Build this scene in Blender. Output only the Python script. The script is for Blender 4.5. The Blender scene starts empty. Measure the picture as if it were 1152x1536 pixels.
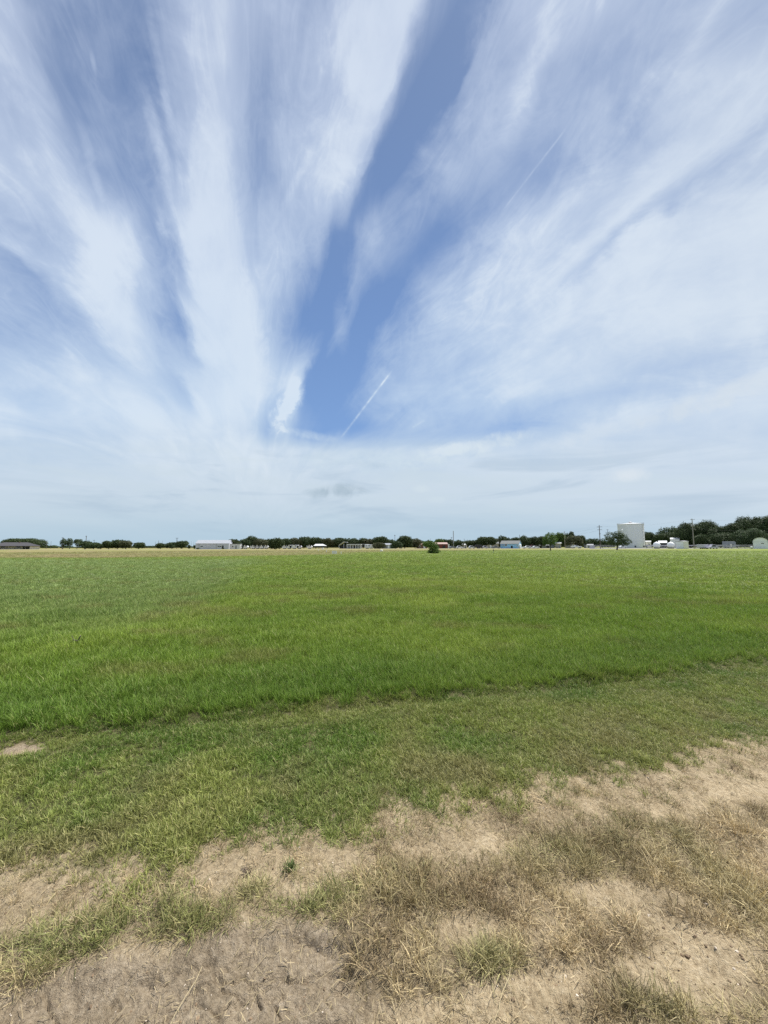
import bpy, math, random
import numpy as np
from mathutils import Vector, Matrix, Euler

PI = math.pi
sc = bpy.context.scene
COL = sc.collection

# ------------------------------------------------------------------ camera
F = 558.0                       # focal length in photo pixels (1152 wide)
PITCH = math.atan((819.0 - 768.0) / F)
ROLL = math.radians(0.12)
CAMH = 1.6
cam_d = bpy.data.cameras.new('camera')
cam = bpy.data.objects.new('camera', cam_d)
COL.objects.link(cam)
sc.camera = cam
cam_d.sensor_fit = 'VERTICAL'
cam_d.sensor_height = 36.0
cam_d.lens = 36.0 * F / 1536.0
cam_d.clip_start = 0.05
cam_d.clip_end = 20000
CR = Matrix.Rotation(PI / 2 + PITCH, 3, 'X') @ Matrix.Rotation(-ROLL, 3, 'Z')
cam.matrix_world = Matrix.Translation((0, 0, CAMH)) @ CR.to_4x4()
CRn = np.array(CR)


def ray(px, py):
    v = CR @ Vector(((px - 576) / F, (768 - py) / F, -1.0))
    return v.normalized()


def P(px, py, D):               # point of the pixel's ray at forward distance D
    v = ray(px, py)
    k = D / v.y
    return v.x * k, CAMH + v.z * k


def PX(px, D):                  # ground x at distance D below pixel column px
    return P(px, 821, D)[0]


def G(px, py):                  # ground hit of a pixel
    v = ray(px, py)
    k = -CAMH / v.z
    return v.x * k, v.y * k


def proj(x, y, z=0.0):          # world arrays -> photo pixels
    d = np.stack([x, y, np.zeros_like(x) + z - CAMH], -1) @ CRn
    w = np.maximum(-d[..., 2], 1e-3)
    return 576 + F * d[..., 0] / w, 768 - F * d[..., 1] / w


# ------------------------------------------------------------------ noise
_r = np.random.RandomState(7)
_LAT = _r.rand(256, 256)


def vnoise(x, y, s=0):
    x = x + 17.3 * s
    y = y + 41.7 * s
    xi = np.floor(x).astype(int)
    yi = np.floor(y).astype(int)
    fx = x - xi
    fy = y - yi
    fx = fx * fx * (3 - 2 * fx)
    fy = fy * fy * (3 - 2 * fy)
    a = _LAT[xi & 255, yi & 255]
    b = _LAT[(xi + 1) & 255, yi & 255]
    c = _LAT[xi & 255, (yi + 1) & 255]
    d = _LAT[(xi + 1) & 255, (yi + 1) & 255]
    return (a * (1 - fx) + b * fx) * (1 - fy) + (c * (1 - fx) + d * fx) * fy


def fbm(x, y, o=4, s=0):
    r = 0
    a = 0.5
    t = 0
    for k in range(o):
        r = r + a * vnoise(x * 2 ** k, y * 2 ** k, s + k)
        t += a
        a *= 0.5
    return r / t


def sstep(a, b, x):
    t = np.clip((x - a) / (b - a), 0, 1)
    return t * t * (3 - 2 * t)


# ------------------------------------------------------------------ materials
def new_mat(name):
    m = bpy.data.materials.new(name)
    m.use_nodes = True
    nt = m.node_tree
    for n in list(nt.nodes):
        nt.nodes.remove(n)
    out = nt.nodes.new('ShaderNodeOutputMaterial')
    return m, nt, out


def N(nt, t, **kw):
    n = nt.nodes.new(t)
    for k, v in kw.items():
        setattr(n, k, v)
    return n


def L(nt, a, b):
    nt.links.new(a, b)


_mats = {}


def mat(name, col, rough=0.7, metal=0.0, var=0.12, scale=2.0, stretch=(1, 1, 1)):
    if name in _mats:
        return _mats[name]
    m, nt, out = new_mat(name)
    p = N(nt, 'ShaderNodeBsdfPrincipled')
    p.inputs['Roughness'].default_value = rough
    p.inputs['Metallic'].default_value = metal
    tc = N(nt, 'ShaderNodeTexCoord')
    mp = N(nt, 'ShaderNodeMapping')
    mp.inputs['Scale'].default_value = stretch
    L(nt, tc.outputs['Object'], mp.inputs['Vector'])
    no = N(nt, 'ShaderNodeTexNoise')
    no.inputs['Scale'].default_value = scale
    no.inputs['Detail'].default_value = 5
    L(nt, mp.outputs[0], no.inputs['Vector'])
    mx = N(nt, 'ShaderNodeMix', data_type='RGBA')
    mx.inputs['A'].default_value = (*[c * (1 - var) for c in col], 1)
    mx.inputs['B'].default_value = (*[min(1, c * (1 + var)) for c in col], 1)
    L(nt, no.outputs['Fac'], mx.inputs['Factor'])
    L(nt, mx.outputs['Result'], p.inputs['Base Color'])
    L(nt, p.outputs[0], out.inputs[0])
    _mats[name] = m
    return m


def ribbed(name, col, rough=0.45, per=0.3, axis=0, var=0.1, metal=0.0):
    """metal sheet with standing ribs"""
    m = mat(name, col, rough, metal, var, 0.5)
    nt = m.node_tree
    if nt.nodes.get('ribs'):
        return m
    p = [n for n in nt.nodes if n.type == 'BSDF_PRINCIPLED'][0]
    tc = [n for n in nt.nodes if n.type == 'TEX_COORD'][0]
    w = N(nt, 'ShaderNodeTexWave')
    w.name = 'ribs'
    w.bands_direction = 'XYZ'[axis]
    w.inputs['Scale'].default_value = 0.314 / per
    L(nt, tc.outputs['Object'], w.inputs['Vector'])
    b = N(nt, 'ShaderNodeBump')
    b.inputs['Strength'].default_value = 0.4
    b.inputs['Distance'].default_value = 0.03
    L(nt, w.outputs['Fac'], b.inputs['Height'])
    L(nt, b.outputs[0], p.inputs['Normal'])
    return m


def foliage_mat(name, c1, c2, trans=0.25, rough=0.6):
    """leaf surfaces; 'bv' is the value of each leaf or blade, 'tint' of each tuft"""
    m, nt, out = new_mat(name)
    a = N(nt, 'ShaderNodeAttribute', attribute_name='bv')
    mx = N(nt, 'ShaderNodeMix', data_type='RGBA')
    mx.inputs['A'].default_value = (*c1, 1)
    mx.inputs['B'].default_value = (*c2, 1)
    L(nt, a.outputs['Fac'], mx.inputs['Factor'])
    p = N(nt, 'ShaderNodeBsdfPrincipled')
    p.inputs['Roughness'].default_value = rough
    p.inputs['Specular IOR Level'].default_value = 0.25
    t = N(nt, 'ShaderNodeBsdfTranslucent')
    L(nt, mx.outputs['Result'], p.inputs['Base Color'])
    L(nt, mx.outputs['Result'], t.inputs['Color'])
    ms = N(nt, 'ShaderNodeMixShader')
    ms.inputs[0].default_value = trans
    L(nt, p.outputs[0], ms.inputs[1])
    L(nt, t.outputs[0], ms.inputs[2])
    L(nt, ms.outputs[0], out.inputs[0])
    return m


def blade_mat(name, trans=0.3, rough=0.5):
    """grass blades: colour of the tuft (instance attribute 'tint') varied per blade"""
    m, nt, out = new_mat(name)
    ti = N(nt, 'ShaderNodeAttribute', attribute_name='tint', attribute_type='INSTANCER')
    a = N(nt, 'ShaderNodeAttribute', attribute_name='bv')
    # straw blades among the green ones
    mr = N(nt, 'ShaderNodeMapRange')
    mr.inputs['From Min'].default_value = 0.86
    mr.inputs['From Max'].default_value = 0.95
    L(nt, a.outputs['Fac'], mr.inputs['Value'])
    ml = N(nt, 'ShaderNodeMath', operation='MULTIPLY')
    ml.inputs[1].default_value = 0.75
    L(nt, mr.outputs[0], ml.inputs[0])
    v = N(nt, 'ShaderNodeMapRange')
    v.inputs['From Max'].default_value = 0.86
    v.inputs['To Min'].default_value = 0.62
    v.inputs['To Max'].default_value = 1.38
    L(nt, a.outputs['Fac'], v.inputs['Value'])
    vm = N(nt, 'ShaderNodeVectorMath', operation='SCALE')
    L(nt, ti.outputs['Vector'], vm.inputs[0])
    L(nt, v.outputs[0], vm.inputs['Scale'])
    mx = N(nt, 'ShaderNodeMix', data_type='RGBA')
    L(nt, ml.outputs[0], mx.inputs['Factor'])
    L(nt, vm.outputs[0], mx.inputs['A'])
    mx.inputs['B'].default_value = (0.42, 0.36, 0.17, 1)
    p = N(nt, 'ShaderNodeBsdfPrincipled')
    p.inputs['Roughness'].default_value = rough
    p.inputs['Specular IOR Level'].default_value = 0.3
    t = N(nt, 'ShaderNodeBsdfTranslucent')
    L(nt, mx.outputs['Result'], p.inputs['Base Color'])
    L(nt, mx.outputs['Result'], t.inputs['Color'])
    ms = N(nt, 'ShaderNodeMixShader')
    ms.inputs[0].default_value = trans
    L(nt, p.outputs[0], ms.inputs[1])
    L(nt, t.outputs[0], ms.inputs[2])
    L(nt, ms.outputs[0], out.inputs[0])
    return m


# ------------------------------------------------------------------ mesh helpers
class MB:
    def __init__(s):
        s.v = []
        s.f = []
        s.m = []

    def add(s, vs, fs, mi=0):
        o = len(s.v)
        s.v += [tuple(v) for v in vs]
        s.f += [tuple(i + o for i in f) for f in fs]
        s.m += [mi] * len(fs)
        return s

    def box(s, x0, x1, y0, y1, z0, z1, mi=0):
        return s.add([(x0, y0, z0), (x1, y0, z0), (x1, y1, z0), (x0, y1, z0), (x0, y0, z1), (x1, y0, z1), (x1, y1, z1), (x0, y1, z1)],
                     [(0, 3, 2, 1), (4, 5, 6, 7), (0, 1, 5, 4), (1, 2, 6, 5), (2, 3, 7, 6), (3, 0, 4, 7)], mi)

    def tube(s, p0, p1, r0, r1=None, n=8, cap=True):
        r1 = r0 if r1 is None else r1
        p0 = Vector(p0)
        p1 = Vector(p1)
        d = (p1 - p0).normalized()
        a = d.cross(Vector((0, 0, 1)) if abs(d.z) < 0.9 else Vector((1, 0, 0))).normalized()
        b = d.cross(a)
        vs = []
        for p, r in ((p0, r0), (p1, r1)):
            for k in range(n):
                t = 2 * PI * k / n
                vs.append(p + a * (r * math.cos(t)) + b * (r * math.sin(t)))
        fs = [(k, (k + 1) % n, n + (k + 1) % n, n + k) for k in range(n)]
        if cap:
            fs += [tuple(range(n - 1, -1, -1)), tuple(range(n, 2 * n))]
        return s.add(vs, fs)

    def lathe(s, prof, n=24, c=(0, 0), axis='z'):
        """prof: list of (r, h)"""
        vs = []
        fs = []
        for r, h in prof:
            for k in range(n):
                t = 2 * PI * k / n
                x, y = r * math.cos(t), r * math.sin(t)
                if axis == 'z':
                    vs.append((c[0] + x, c[1] + y, h))
                else:                    # about y
                    vs.append((c[0] + x, h, c[1] + y))
        for j in range(len(prof) - 1):
            for k in range(n):
                q = (j * n + k, j * n + (k + 1) % n, (j + 1) * n + (k + 1) % n, (j + 1) * n + k)
                fs.append(q)
        fs.append(tuple(range(n - 1, -1, -1)))
        fs.append(tuple(range((len(prof) - 1) * n, len(prof) * n)))
        return s.add(vs, fs)

    def prism(s, poly, a0, a1, axis='x'):
        """poly of 2D points in the plane across the axis"""
        n = len(poly)
        vs = []
        for a in (a0, a1):
            for u, w in poly:
                vs.append((a, u, w) if axis == 'x' else (u, a, w))
        fs = [(k, (k + 1) % n, n + (k + 1) % n, n + k) for k in range(n)]
        fs += [tuple(range(n - 1, -1, -1)), tuple(range(n, 2 * n))]
        return s.add(vs, fs)

    def build(s, name, ma, parent=None, loc=(0, 0, 0), rz=0.0, smooth=False, bevel=0.0):
        me = bpy.data.meshes.new(name)
        me.from_pydata(s.v, [], s.f)
        for q in (ma if isinstance(ma, (list, tuple)) else [ma]):
            me.materials.append(q)
        me.polygons.foreach_set('material_index', s.m)
        import bmesh
        bm = bmesh.new()
        bm.from_mesh(me)
        bmesh.ops.recalc_face_normals(bm, faces=bm.faces)
        bm.to_mesh(me)
        bm.free()
        if smooth:
            me.shade_smooth()
            try:
                me.set_sharp_from_angle(angle=math.radians(40))
            except Exception:
                pass
        o = bpy.data.objects.new(name, me)
        COL.objects.link(o)
        if parent:
            o.parent = parent
        o.location = loc
        o.rotation_euler = (0, 0, rz)
        if bevel:
            b = o.modifiers.new('bevel', 'BEVEL')
            b.width = bevel
            b.segments = 2
            b.limit_method = 'ANGLE'
        return o


def tag(o, label=None, cat=None, group=None, kind=None):
    if label:
        o['label'] = label
    if cat:
        o['category'] = cat
    if group:
        o['group'] = group
    if kind:
        o['kind'] = kind
    return o


def empty(name, loc, rz=0.0, **kw):
    o = bpy.data.objects.new(name, None)
    COL.objects.link(o)
    o.location = loc
    o.rotation_euler = (0, 0, rz)
    o.empty_display_size = 0.3
    return tag(o, **kw)


def quads_mesh(name, V, bv, material, tri=False):
    """V: (n,4,3) quads -> mesh with per-face value attribute bv"""
    n = V.shape[0]
    k = V.shape[1]
    me = bpy.data.meshes.new(name)
    me.vertices.add(n * k)
    me.vertices.foreach_set('co', V.reshape(-1).astype(np.float32))
    me.loops.add(n * k)
    me.loops.foreach_set('vertex_index', np.arange(n * k, dtype=np.int32))
    me.polygons.add(n)
    me.polygons.foreach_set('loop_start', np.arange(0, n * k, k, dtype=np.int32))
    at = me.attributes.new('bv', 'FLOAT', 'FACE')
    at.data.foreach_set('value', bv.astype(np.float32))
    me.materials.append(material)
    me.update(calc_edges=True)
    return me


# ------------------------------------------------------------------ ground zones
def poly_y(pts):
    g = sorted(G(a, b) for a, b in pts)
    xs = np.array([q[0] for q in g])
    ys = np.array([q[1] for q in g])
    s0 = (ys[2] - ys[0]) / (xs[2] - xs[0])
    s1 = (ys[-1] - ys[-3]) / (xs[-1] - xs[-3])
    xs = np.concatenate([[xs[0] - 60], xs, [xs[-1] + 60]])
    ys = np.concatenate([[ys[0] - 60 * s0 * 0.4], ys, [ys[-1] + 60 * s1 * 0.4]])
    return lambda x: np.interp(x, xs, ys)


edgeA = poly_y([(0, 1116), (150, 1098), (300, 1080), (450, 1066), (600, 1050), (750, 1036), (900, 1020), (1050, 1003), (1152, 990)])
edgeB = poly_y([(0, 1322), (120, 1312), (250, 1296), (330, 1282), (400, 1258), (560, 1236), (620, 1220), (700, 1210), (780, 1192),
                (860, 1172), (930, 1160), (1000, 1146), (1152, 1118)])

# patches given where they lie on the ground (centre, half sizes in photo px, angle, weight)
DENSE = [(60, 1425, 95, 30, -8, 1.2), (190, 1395, 110, 22, -16, 1.2), (290, 1392, 60, 26, 10, 1.3), (385, 1345, 40, 22, -20, .7),
         (470, 1360, 90, 24, -14, 1.1), (580, 1345, 70, 45, -5, 1.1), (600, 1420, 90, 60, 25, 1.1), (560, 1480, 45, 40, 40, .7),
         (680, 1335, 110, 34, -6, .9), (790, 1360, 90, 30, -8, .8), (745, 1445, 90, 36, -14, 1.0), (650, 1490, 60, 22, 0, .7),
         (850, 1290, 120, 26, -14, .9), (960, 1270, 120, 40, -12, .9), (1060, 1310, 120, 44, 16, 1.0), (1130, 1250, 60, 30, 0, .8),
         (930, 1400, 60, 30, 20, .9), (1040, 1365, 80, 18, 14, .9), (1110, 1480, 60, 50, 50, .9), (980, 1520, 120, 22, 0, 1.1), (860, 1420, 60, 24, -10, .7),
         (1130, 1345, 50, 22, 20, .9), (1075, 1225, 60, 14, 8, .4), (60, 1350, 80, 14, 0, .3),
         (250, 1335, 60, 12, -10, .25), (640, 1255, 40, 12, 0, .3), (780, 1235, 60, 12, 0, .3),
         (20, 1470, 50, 16, -20, .8), (780, 1285, 40, 12, 0, .4), (1000, 1440, 26, 26, 30, .5), (900, 1490, 70, 14, 0, .5),
         (1180, 1420, 60, 80, 0, .8)]
BARE = [(430, 1450, 90, 50, 0, 1.2), (250, 1490, 260, 45, -6, 1.3), (420, 1520, 130, 40, 0, 1.3), (60, 1515, 120, 25, 0, 1.1), (870, 1335, 60, 22, 0, .8),
        (1050, 1440, 80, 40, 30, .9), (840, 1495, 120, 26, 0, .6), (700, 1400, 60, 16, 0, .5), (1110, 1190, 90, 16, 10, .6),
        (640, 1515, 60, 20, 0, .8), (330, 1300, 90, 14, 0, .3), (120, 1370, 130, 12, -8, .8), (730, 1420, 40, 10, 0, .3)]


def blobs(lst, px, py):
    r = np.zeros_like(px)
    for cx, cy, a, b, an, w in lst:
        t = math.radians(an)
        dx = px - cx
        dy = py - cy
        u = (dx * math.cos(t) + dy * math.sin(t)) / a
        v = (-dx * math.sin(t) + dy * math.cos(t)) / b
        r = r + w * np.exp(-(u * u + v * v) * 1.1)
    return r


def zones(x, y):
    """returns tall, mowed, dry densities and sand, dirt masks for ground points"""
    n1 = fbm(x * 1.1, y * 1.1, 4, 1) - 0.5
    n2 = fbm(x * 4, y * 4, 4, 2) - 0.5
    n3 = fbm(x * 12, y * 12, 3, 5) - 0.5
    sA = y - edgeA(x) + n1 * 0.18 + n2 * 0.16
    sB = y - edgeB(x) + n1 * 0.14 + n2 * 0.24 + n3 * 0.15
    tall = sstep(-0.02, 0.24, sA + (fbm(x * 9, y * 9, 2, 61) - .5) * .2)
    groove = np.exp(-((sA + 0.10) / 0.09) ** 2) * sstep(.2, .45, fbm(x * .9, y * .9, 3, 41))
    grassy = np.clip(sstep(-0.16, 0.26, sB + n3 * .25 + (fbm(x * 30, y * 30, 2, 51) - .5) * .25), 0, 1)
    mowed = grassy * (1 - tall)
    px, py = proj(x, y)
    px = px + n1 * 60 + n2 * 50
    py = py + n1 * 30 + n2 * 40
    d = blobs(DENSE, px, py)
    b = blobs(BARE, px, py)
    out = sstep(200, 500, np.maximum(np.abs(px - 576) - 576, py - 1536))
    dry = np.clip(0.08 + d * 1.0 - b * .95 + n2 * 0.9 + out * 0.4, 0, 1) * (1 - grassy) * sstep(0.02, -0.35, sB)
    fringe = np.exp(-((sB + 0.12) / 0.2) ** 2) * 0.35
    dry = np.clip(dry + fringe * (1 - grassy), 0, 1)
    # the bare brown ground beside the sand
    lowleft = blobs([(260, 1500, 330, 72, -4, 1.6), (440, 1450, 100, 75, 0, 1.2), (470, 1530, 90, 40, 0, 1)], px, py)
    dirt = np.clip(sstep(0.25, 0.9, lowleft), 0, 1) * (1 - grassy)
    bx, by = G(32, 1127)
    spot = np.exp(-(((x - bx) / 0.20) ** 2 + ((y - by) / 0.11) ** 2) - n2 * 1.5)
    return dict(tall=tall, mowed=mowed, dry=dry, sand=1 - grassy, dirt=dirt, groove=groove, spot=np.clip(spot * 1.4, 0, 1), sA=sA, sB=sB)


def height(x, y, fine=True):
    r = np.hypot(x, y)
    fade = 1 - sstep(9, 30, r)
    h = (fbm(x * 0.8, y * 0.8, 3, 9) - 0.5) * 0.07 * fade
    sA = y - edgeA(x)
    h = h + 0.03 * sstep(-0.3, 0.4, sA) * fade
    h = h - 0.035 * np.exp(-((sA + 0.1) / 0.13) ** 2) * fade
    px, py = proj(x, y)
    low = blobs([(260, 1505, 330, 64, -4, 1.2), (440, 1450, 100, 60, 0, 1.0)], px, py)
    h = h - 0.03 * sstep(0.3, 0.85, low + (fbm(x * 6, y * 6, 3, 4) - .5) * .5)
    mound = blobs([(440, 1530, 110, 46, -14, 1)], px, py)
    h = h + 0.045 * sstep(0.3, 0.75, mound)
    if fine:
        sB = y - edgeB(x)
        bare = sstep(0.3, -0.2, sB)
        h = h + bare * ((fbm(x * 9, y * 9, 4, 3) - 0.5) * 0.03 + (fbm(x * 38, y * 38, 3, 6) - 0.5) * 0.016)
        rdg = np.abs(fbm(x * 5 + y * 2, y * 9, 3, 12) - 0.5)
        h = h - bare * 0.016 * np.exp(-(rdg / 0.02) ** 2) * sstep(0.3, 0.8, low)
    return h


def tan_band(x, y):
    """the dry straw-coloured band of the far field, 0..1"""
    px, py = proj(x, y)
    n = fbm(x * 0.03, y * 0.06, 4, 21) - 0.5
    n2 = fbm(x * 0.15, y * 0.3, 3, 22) - 0.5
    py2 = py + n * 5 + n2 * 2
    low = np.interp(px, [-300, 0, 150, 300, 420, 500, 560, 640, 3000], [838, 837.5, 837, 835.5, 833, 831, 829, 826, 825])
    a = sstep(1.5, -1.5, py2 - low) * sstep(1500, 560, px)
    return np.where(py < 845, a, 0) * (0.75 + n2)


def bluish(x, y):
    """pale blue-green cut of the field on the left"""
    px, py = proj(x, y)
    e = np.interp(py, [838, 860, 900, 940, 1000], [420, 375, 350, 250, -100]) + (fbm(x * .3, y * .3, 3, 31) - .5) * 60
    return sstep(20, -60, px - e) * sstep(990, 900, py) * sstep(836, 842, py)


def build_ground():
    ang = np.concatenate([np.linspace(-62, 62, 860), np.linspace(62, 298, 60)[1:-1]]) * PI / 180
    rad = np.concatenate([[0.35], np.geomspace(0.9, 7, 560), np.geomspace(7, 60, 170)[1:], np.geomspace(60, 9000, 90)[1:]])
    A, R = np.meshgrid(ang, rad)
    x = R * np.sin(A)
    y = R * np.cos(A)
    z = height(x, y)
    na, nr = len(ang), len(rad)
    V = np.stack([x, y, z], -1).reshape(-1, 3)
    cen = len(V)
    V = np.vstack([V, [[0, 0, z[0].mean()]]])
    i, j = np.meshgrid(np.arange(nr - 1), np.arange(na), indexing='ij')
    j2 = (j + 1) % na
    q = np.stack([i * na + j, i * na + j2, (i + 1) * na + j2, (i + 1) * na + j], -1).reshape(-1, 4)
    q = q[:, ::-1]
    jj = np.arange(na)
    t = np.stack([np.full(na, cen), (jj + 1) % na, jj], -1)[:, ::-1]
    t = t[:, ::-1]
    me = bpy.data.meshes.new('ground')
    me.vertices.add(len(V))
    me.vertices.foreach_set('co', V.reshape(-1).astype(np.float32))
    li = np.concatenate([q.reshape(-1), t.reshape(-1)]).astype(np.int32)
    me.loops.add(len(li))
    me.loops.foreach_set('vertex_index', li)
    ls = np.concatenate([np.arange(len(q)) * 4, len(q) * 4 + np.arange(len(t)) * 3]).astype(np.int32)
    me.polygons.add(len(ls))
    me.polygons.foreach_set('loop_start', ls)
    me.update(calc_edges=True)
    me.shade_smooth()
    fx, fy = V[:, 0], V[:, 1]
    front = fy > 0.3
    zz = zones(fx, np.maximum(fy, 0.3))

    def attr(nm, a):
        at = me.attributes.new(nm, 'FLOAT', 'POINT')
        at.data.foreach_set('value', a.astype(np.float32))
    attr('sand', np.clip(zz['sand'] + zz['spot'] + zz['groove'] * 0.3, 0, 1))
    attr('litter', np.clip(zz['dry'] * 1.1 - .12, 0, .75))
    attr('dirt', np.clip(zz['dirt'] * .75 + zz['groove'] * 0.8, 0, 1))
    attr('tanb', tan_band(fx, np.maximum(fy, .3)) * front)
    attr('blu', bluish(fx, np.maximum(fy, .3)) * front)
    m, nt, out = new_mat('field_ground')
    geo = N(nt, 'ShaderNodeNewGeometry')

    def A_(nm):
        return N(nt, 'ShaderNodeAttribute', attribute_name=nm).outputs['Fac']

    def noise(scale, detail=5, rough=0.6, st=(1, 1, 1)):
        mp = N(nt, 'ShaderNodeMapping')
        mp.inputs['Scale'].default_value = st
        L(nt, geo.outputs['Position'], mp.inputs['Vector'])
        n = N(nt, 'ShaderNodeTexNoise')
        n.inputs['Scale'].default_value = scale
        n.inputs['Detail'].default_value = detail
        n.inputs['Roughness'].default_value = rough
        L(nt, mp.outputs[0], n.inputs['Vector'])
        return n.outputs['Fac']

    def ramp(fac, stops):
        r = N(nt, 'ShaderNodeValToRGB')
        els = r.color_ramp.elements
        while len(els) < len(stops):
            els.new(0.5)
        for e, (p_, c) in zip(els, stops):
            e.position = p_
            e.color = (*c, 1)
        L(nt, fac, r.inputs[0])
        return r.outputs[0]

    def mix(f, a, b, bt='MIX'):
        n = N(nt, 'ShaderNodeMix', data_type='RGBA', blend_type=bt)
        if isinstance(f, float):
            n.inputs['Factor'].default_value = f
        else:
            L(nt, f, n.inputs['Factor'])
        L(nt, a, n.inputs['A'])
        L(nt, b, n.inputs['B'])
        return n.outputs['Result']
    big = noise(0.05, 6, 0.6, (1, 2.2, 1))
    med = noise(0.9, 6, 0.7, (1, 1.8, 1))
    green = ramp(med, [(0.25, (.115, .165, .028)), (0.5, (.155, .215, .04)), (0.75, (.2, .26, .058))])
    green2 = ramp(big, [(0.3, (.13, .185, .032)), (0.5, (.16, .22, .042)), (0.7, (.205, .25, .06))])
    g = mix(0.5, green, green2)
    blu = ramp(med, [(0.3, (.12, .17, .065)), (0.7, (.2, .25, .12))])
    g = mix(A_('blu'), g, blu)
    tan = ramp(med, [(0.2, (.13, .12, .045)), (0.5, (.22, .18, .088)), (0.8, (.30, .235, .125))])
    g = mix(A_('tanb'), g, tan)
    # sand and dirt
    fine = noise(55, 6, 0.75)
    mid = noise(6, 6, 0.65)
    sand = ramp(fine, [(0.27, (.17, .125, .08)), (0.42, (.395, .31, .195)), (0.58, (.535, .435, .285)), (0.8, (.71, .605, .44))])
    sand2 = ramp(mid, [(0.3, (.72, .70, .66)), (0.6, (1, 1, 1)), (0.8, (1.0, .97, .93))])
    sand = mix(1.0, sand, sand2, 'MULTIPLY')
    dirt = ramp(fine, [(0.25, (.13, .10, .07)), (0.48, (.28, .228, .165)), (0.75, (.46, .385, .29))])
    dirt = mix(1.0, dirt, sand2, 'MULTIPLY')
    s = mix(A_('dirt'), sand, dirt)
    litter = ramp(fine, [(0.3, (.11, .085, .05)), (0.5, (.23, .18, .11)), (0.75, (.35, .285, .185))])
    s = mix(A_('litter'), s, litter)
    # soil under the grass near the camera
    soil = ramp(mid, [(0.3, (.06, .065, .025)), (0.7, (.13, .125, .055))])
    dist = N(nt, 'ShaderNodeVectorMath', operation='LENGTH')
    L(nt, geo.outputs['Position'], dist.inputs[0])
    mr = N(nt, 'ShaderNodeMapRange')
    mr.inputs['From Min'].default_value = 5
    mr.inputs['From Max'].default_value = 30
    L(nt, dist.outputs['Value'], mr.inputs['Value'])
    g = mix(mr.outputs[0], soil, g)
    c = mix(A_('sand'), g, s)
    p = N(nt, 'ShaderNodeBsdfPrincipled')
    p.inputs['Roughness'].default_value = 0.95
    p.inputs['Specular IOR Level'].default_value = 0.1
    L(nt, c, p.inputs['Base Color'])
    bf = noise(170, 4, 0.7)
    ad = N(nt, 'ShaderNodeMath', operation='ADD')
    L(nt, fine, ad.inputs[0])
    L(nt, bf, ad.inputs[1])
    bu = N(nt, 'ShaderNodeBump')
    bu.inputs['Strength'].default_value = 0.8
    bu.inputs['Distance'].default_value = 0.02
    L(nt, ad.outputs[0], bu.inputs['Height'])
    L(nt, bu.outputs[0], p.inputs['Normal'])
    L(nt, p.outputs[0], out.inputs[0])
    me.materials.append(m)
    o = bpy.data.objects.new('ground', me)
    COL.objects.link(o)
    tag(o, kind='structure')
    return o


# ------------------------------------------------------------------ grass
def tuft_mesh(name, rs, n, hr, wr, spread, lean, curl, seg, material, flat=0.0):
    """n blades; hr height range, wr width range; lean 0..1; curl 0..1"""
    Q = []
    B = []
    for k in range(n):
        a = rs.rand() * 2 * PI
        rr = spread * math.sqrt(rs.rand())
        bx, by = rr * math.cos(a), rr * math.sin(a)
        out = a + rs.randn() * 0.9
        h = hr[0] + (hr[1] - hr[0]) * rs.rand() ** 1.3
        w = wr[0] + (wr[1] - wr[0]) * rs.rand()
        ln = lean * (0.25 + rs.rand())
        if rs.rand() < flat:
            ln += 1.2
        th = 0.15 + ln
        cu = curl * (0.3 + rs.rand())
        px, pz = 0.0, 0.0
        side = out + PI / 2 + rs.randn() * 0.6
        sx, sy = math.cos(side), math.sin(side)
        pts = [(0, 0)]
        for j in range(seg):
            t = th * 0.5 + cu * (j + 0.5) / seg
            t = min(t, 1.75)
            px += h / seg * math.sin(t)
            pz += h / seg * math.cos(t)
            pz = max(pz, 0.002)
            pts.append((px, pz))
        bv = rs.rand()
        for j in range(seg):
            w0 = w * (1 - (j / seg)) ** 0.6 * 0.5 if j else w * 0.35
            w1 = w * (1 - ((j + 1) / seg)) ** 0.6 * 0.5 + 0.0003
            (u0, z0), (u1, z1) = pts[j], pts[j + 1]
            x0, y0 = bx + u0 * math.cos(out), by + u0 * math.sin(out)
            x1, y1 = bx + u1 * math.cos(out), by + u1 * math.sin(out)
            Q.append([(x0 - sx * w0, y0 - sy * w0, z0 - .004 * (j == 0)), (x0 + sx * w0, y0 + sy * w0, z0 - .004 * (j == 0)), (x1 + sx * w1, y1 + sy * w1, z1), (x1 - sx * w1, y1 - sy * w1, z1)])
            B.append(bv)
    B = np.array(B) * (.84 if name == 'far_tuft' else 1.0)
    return quads_mesh(name, np.array(Q), B, material)


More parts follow.
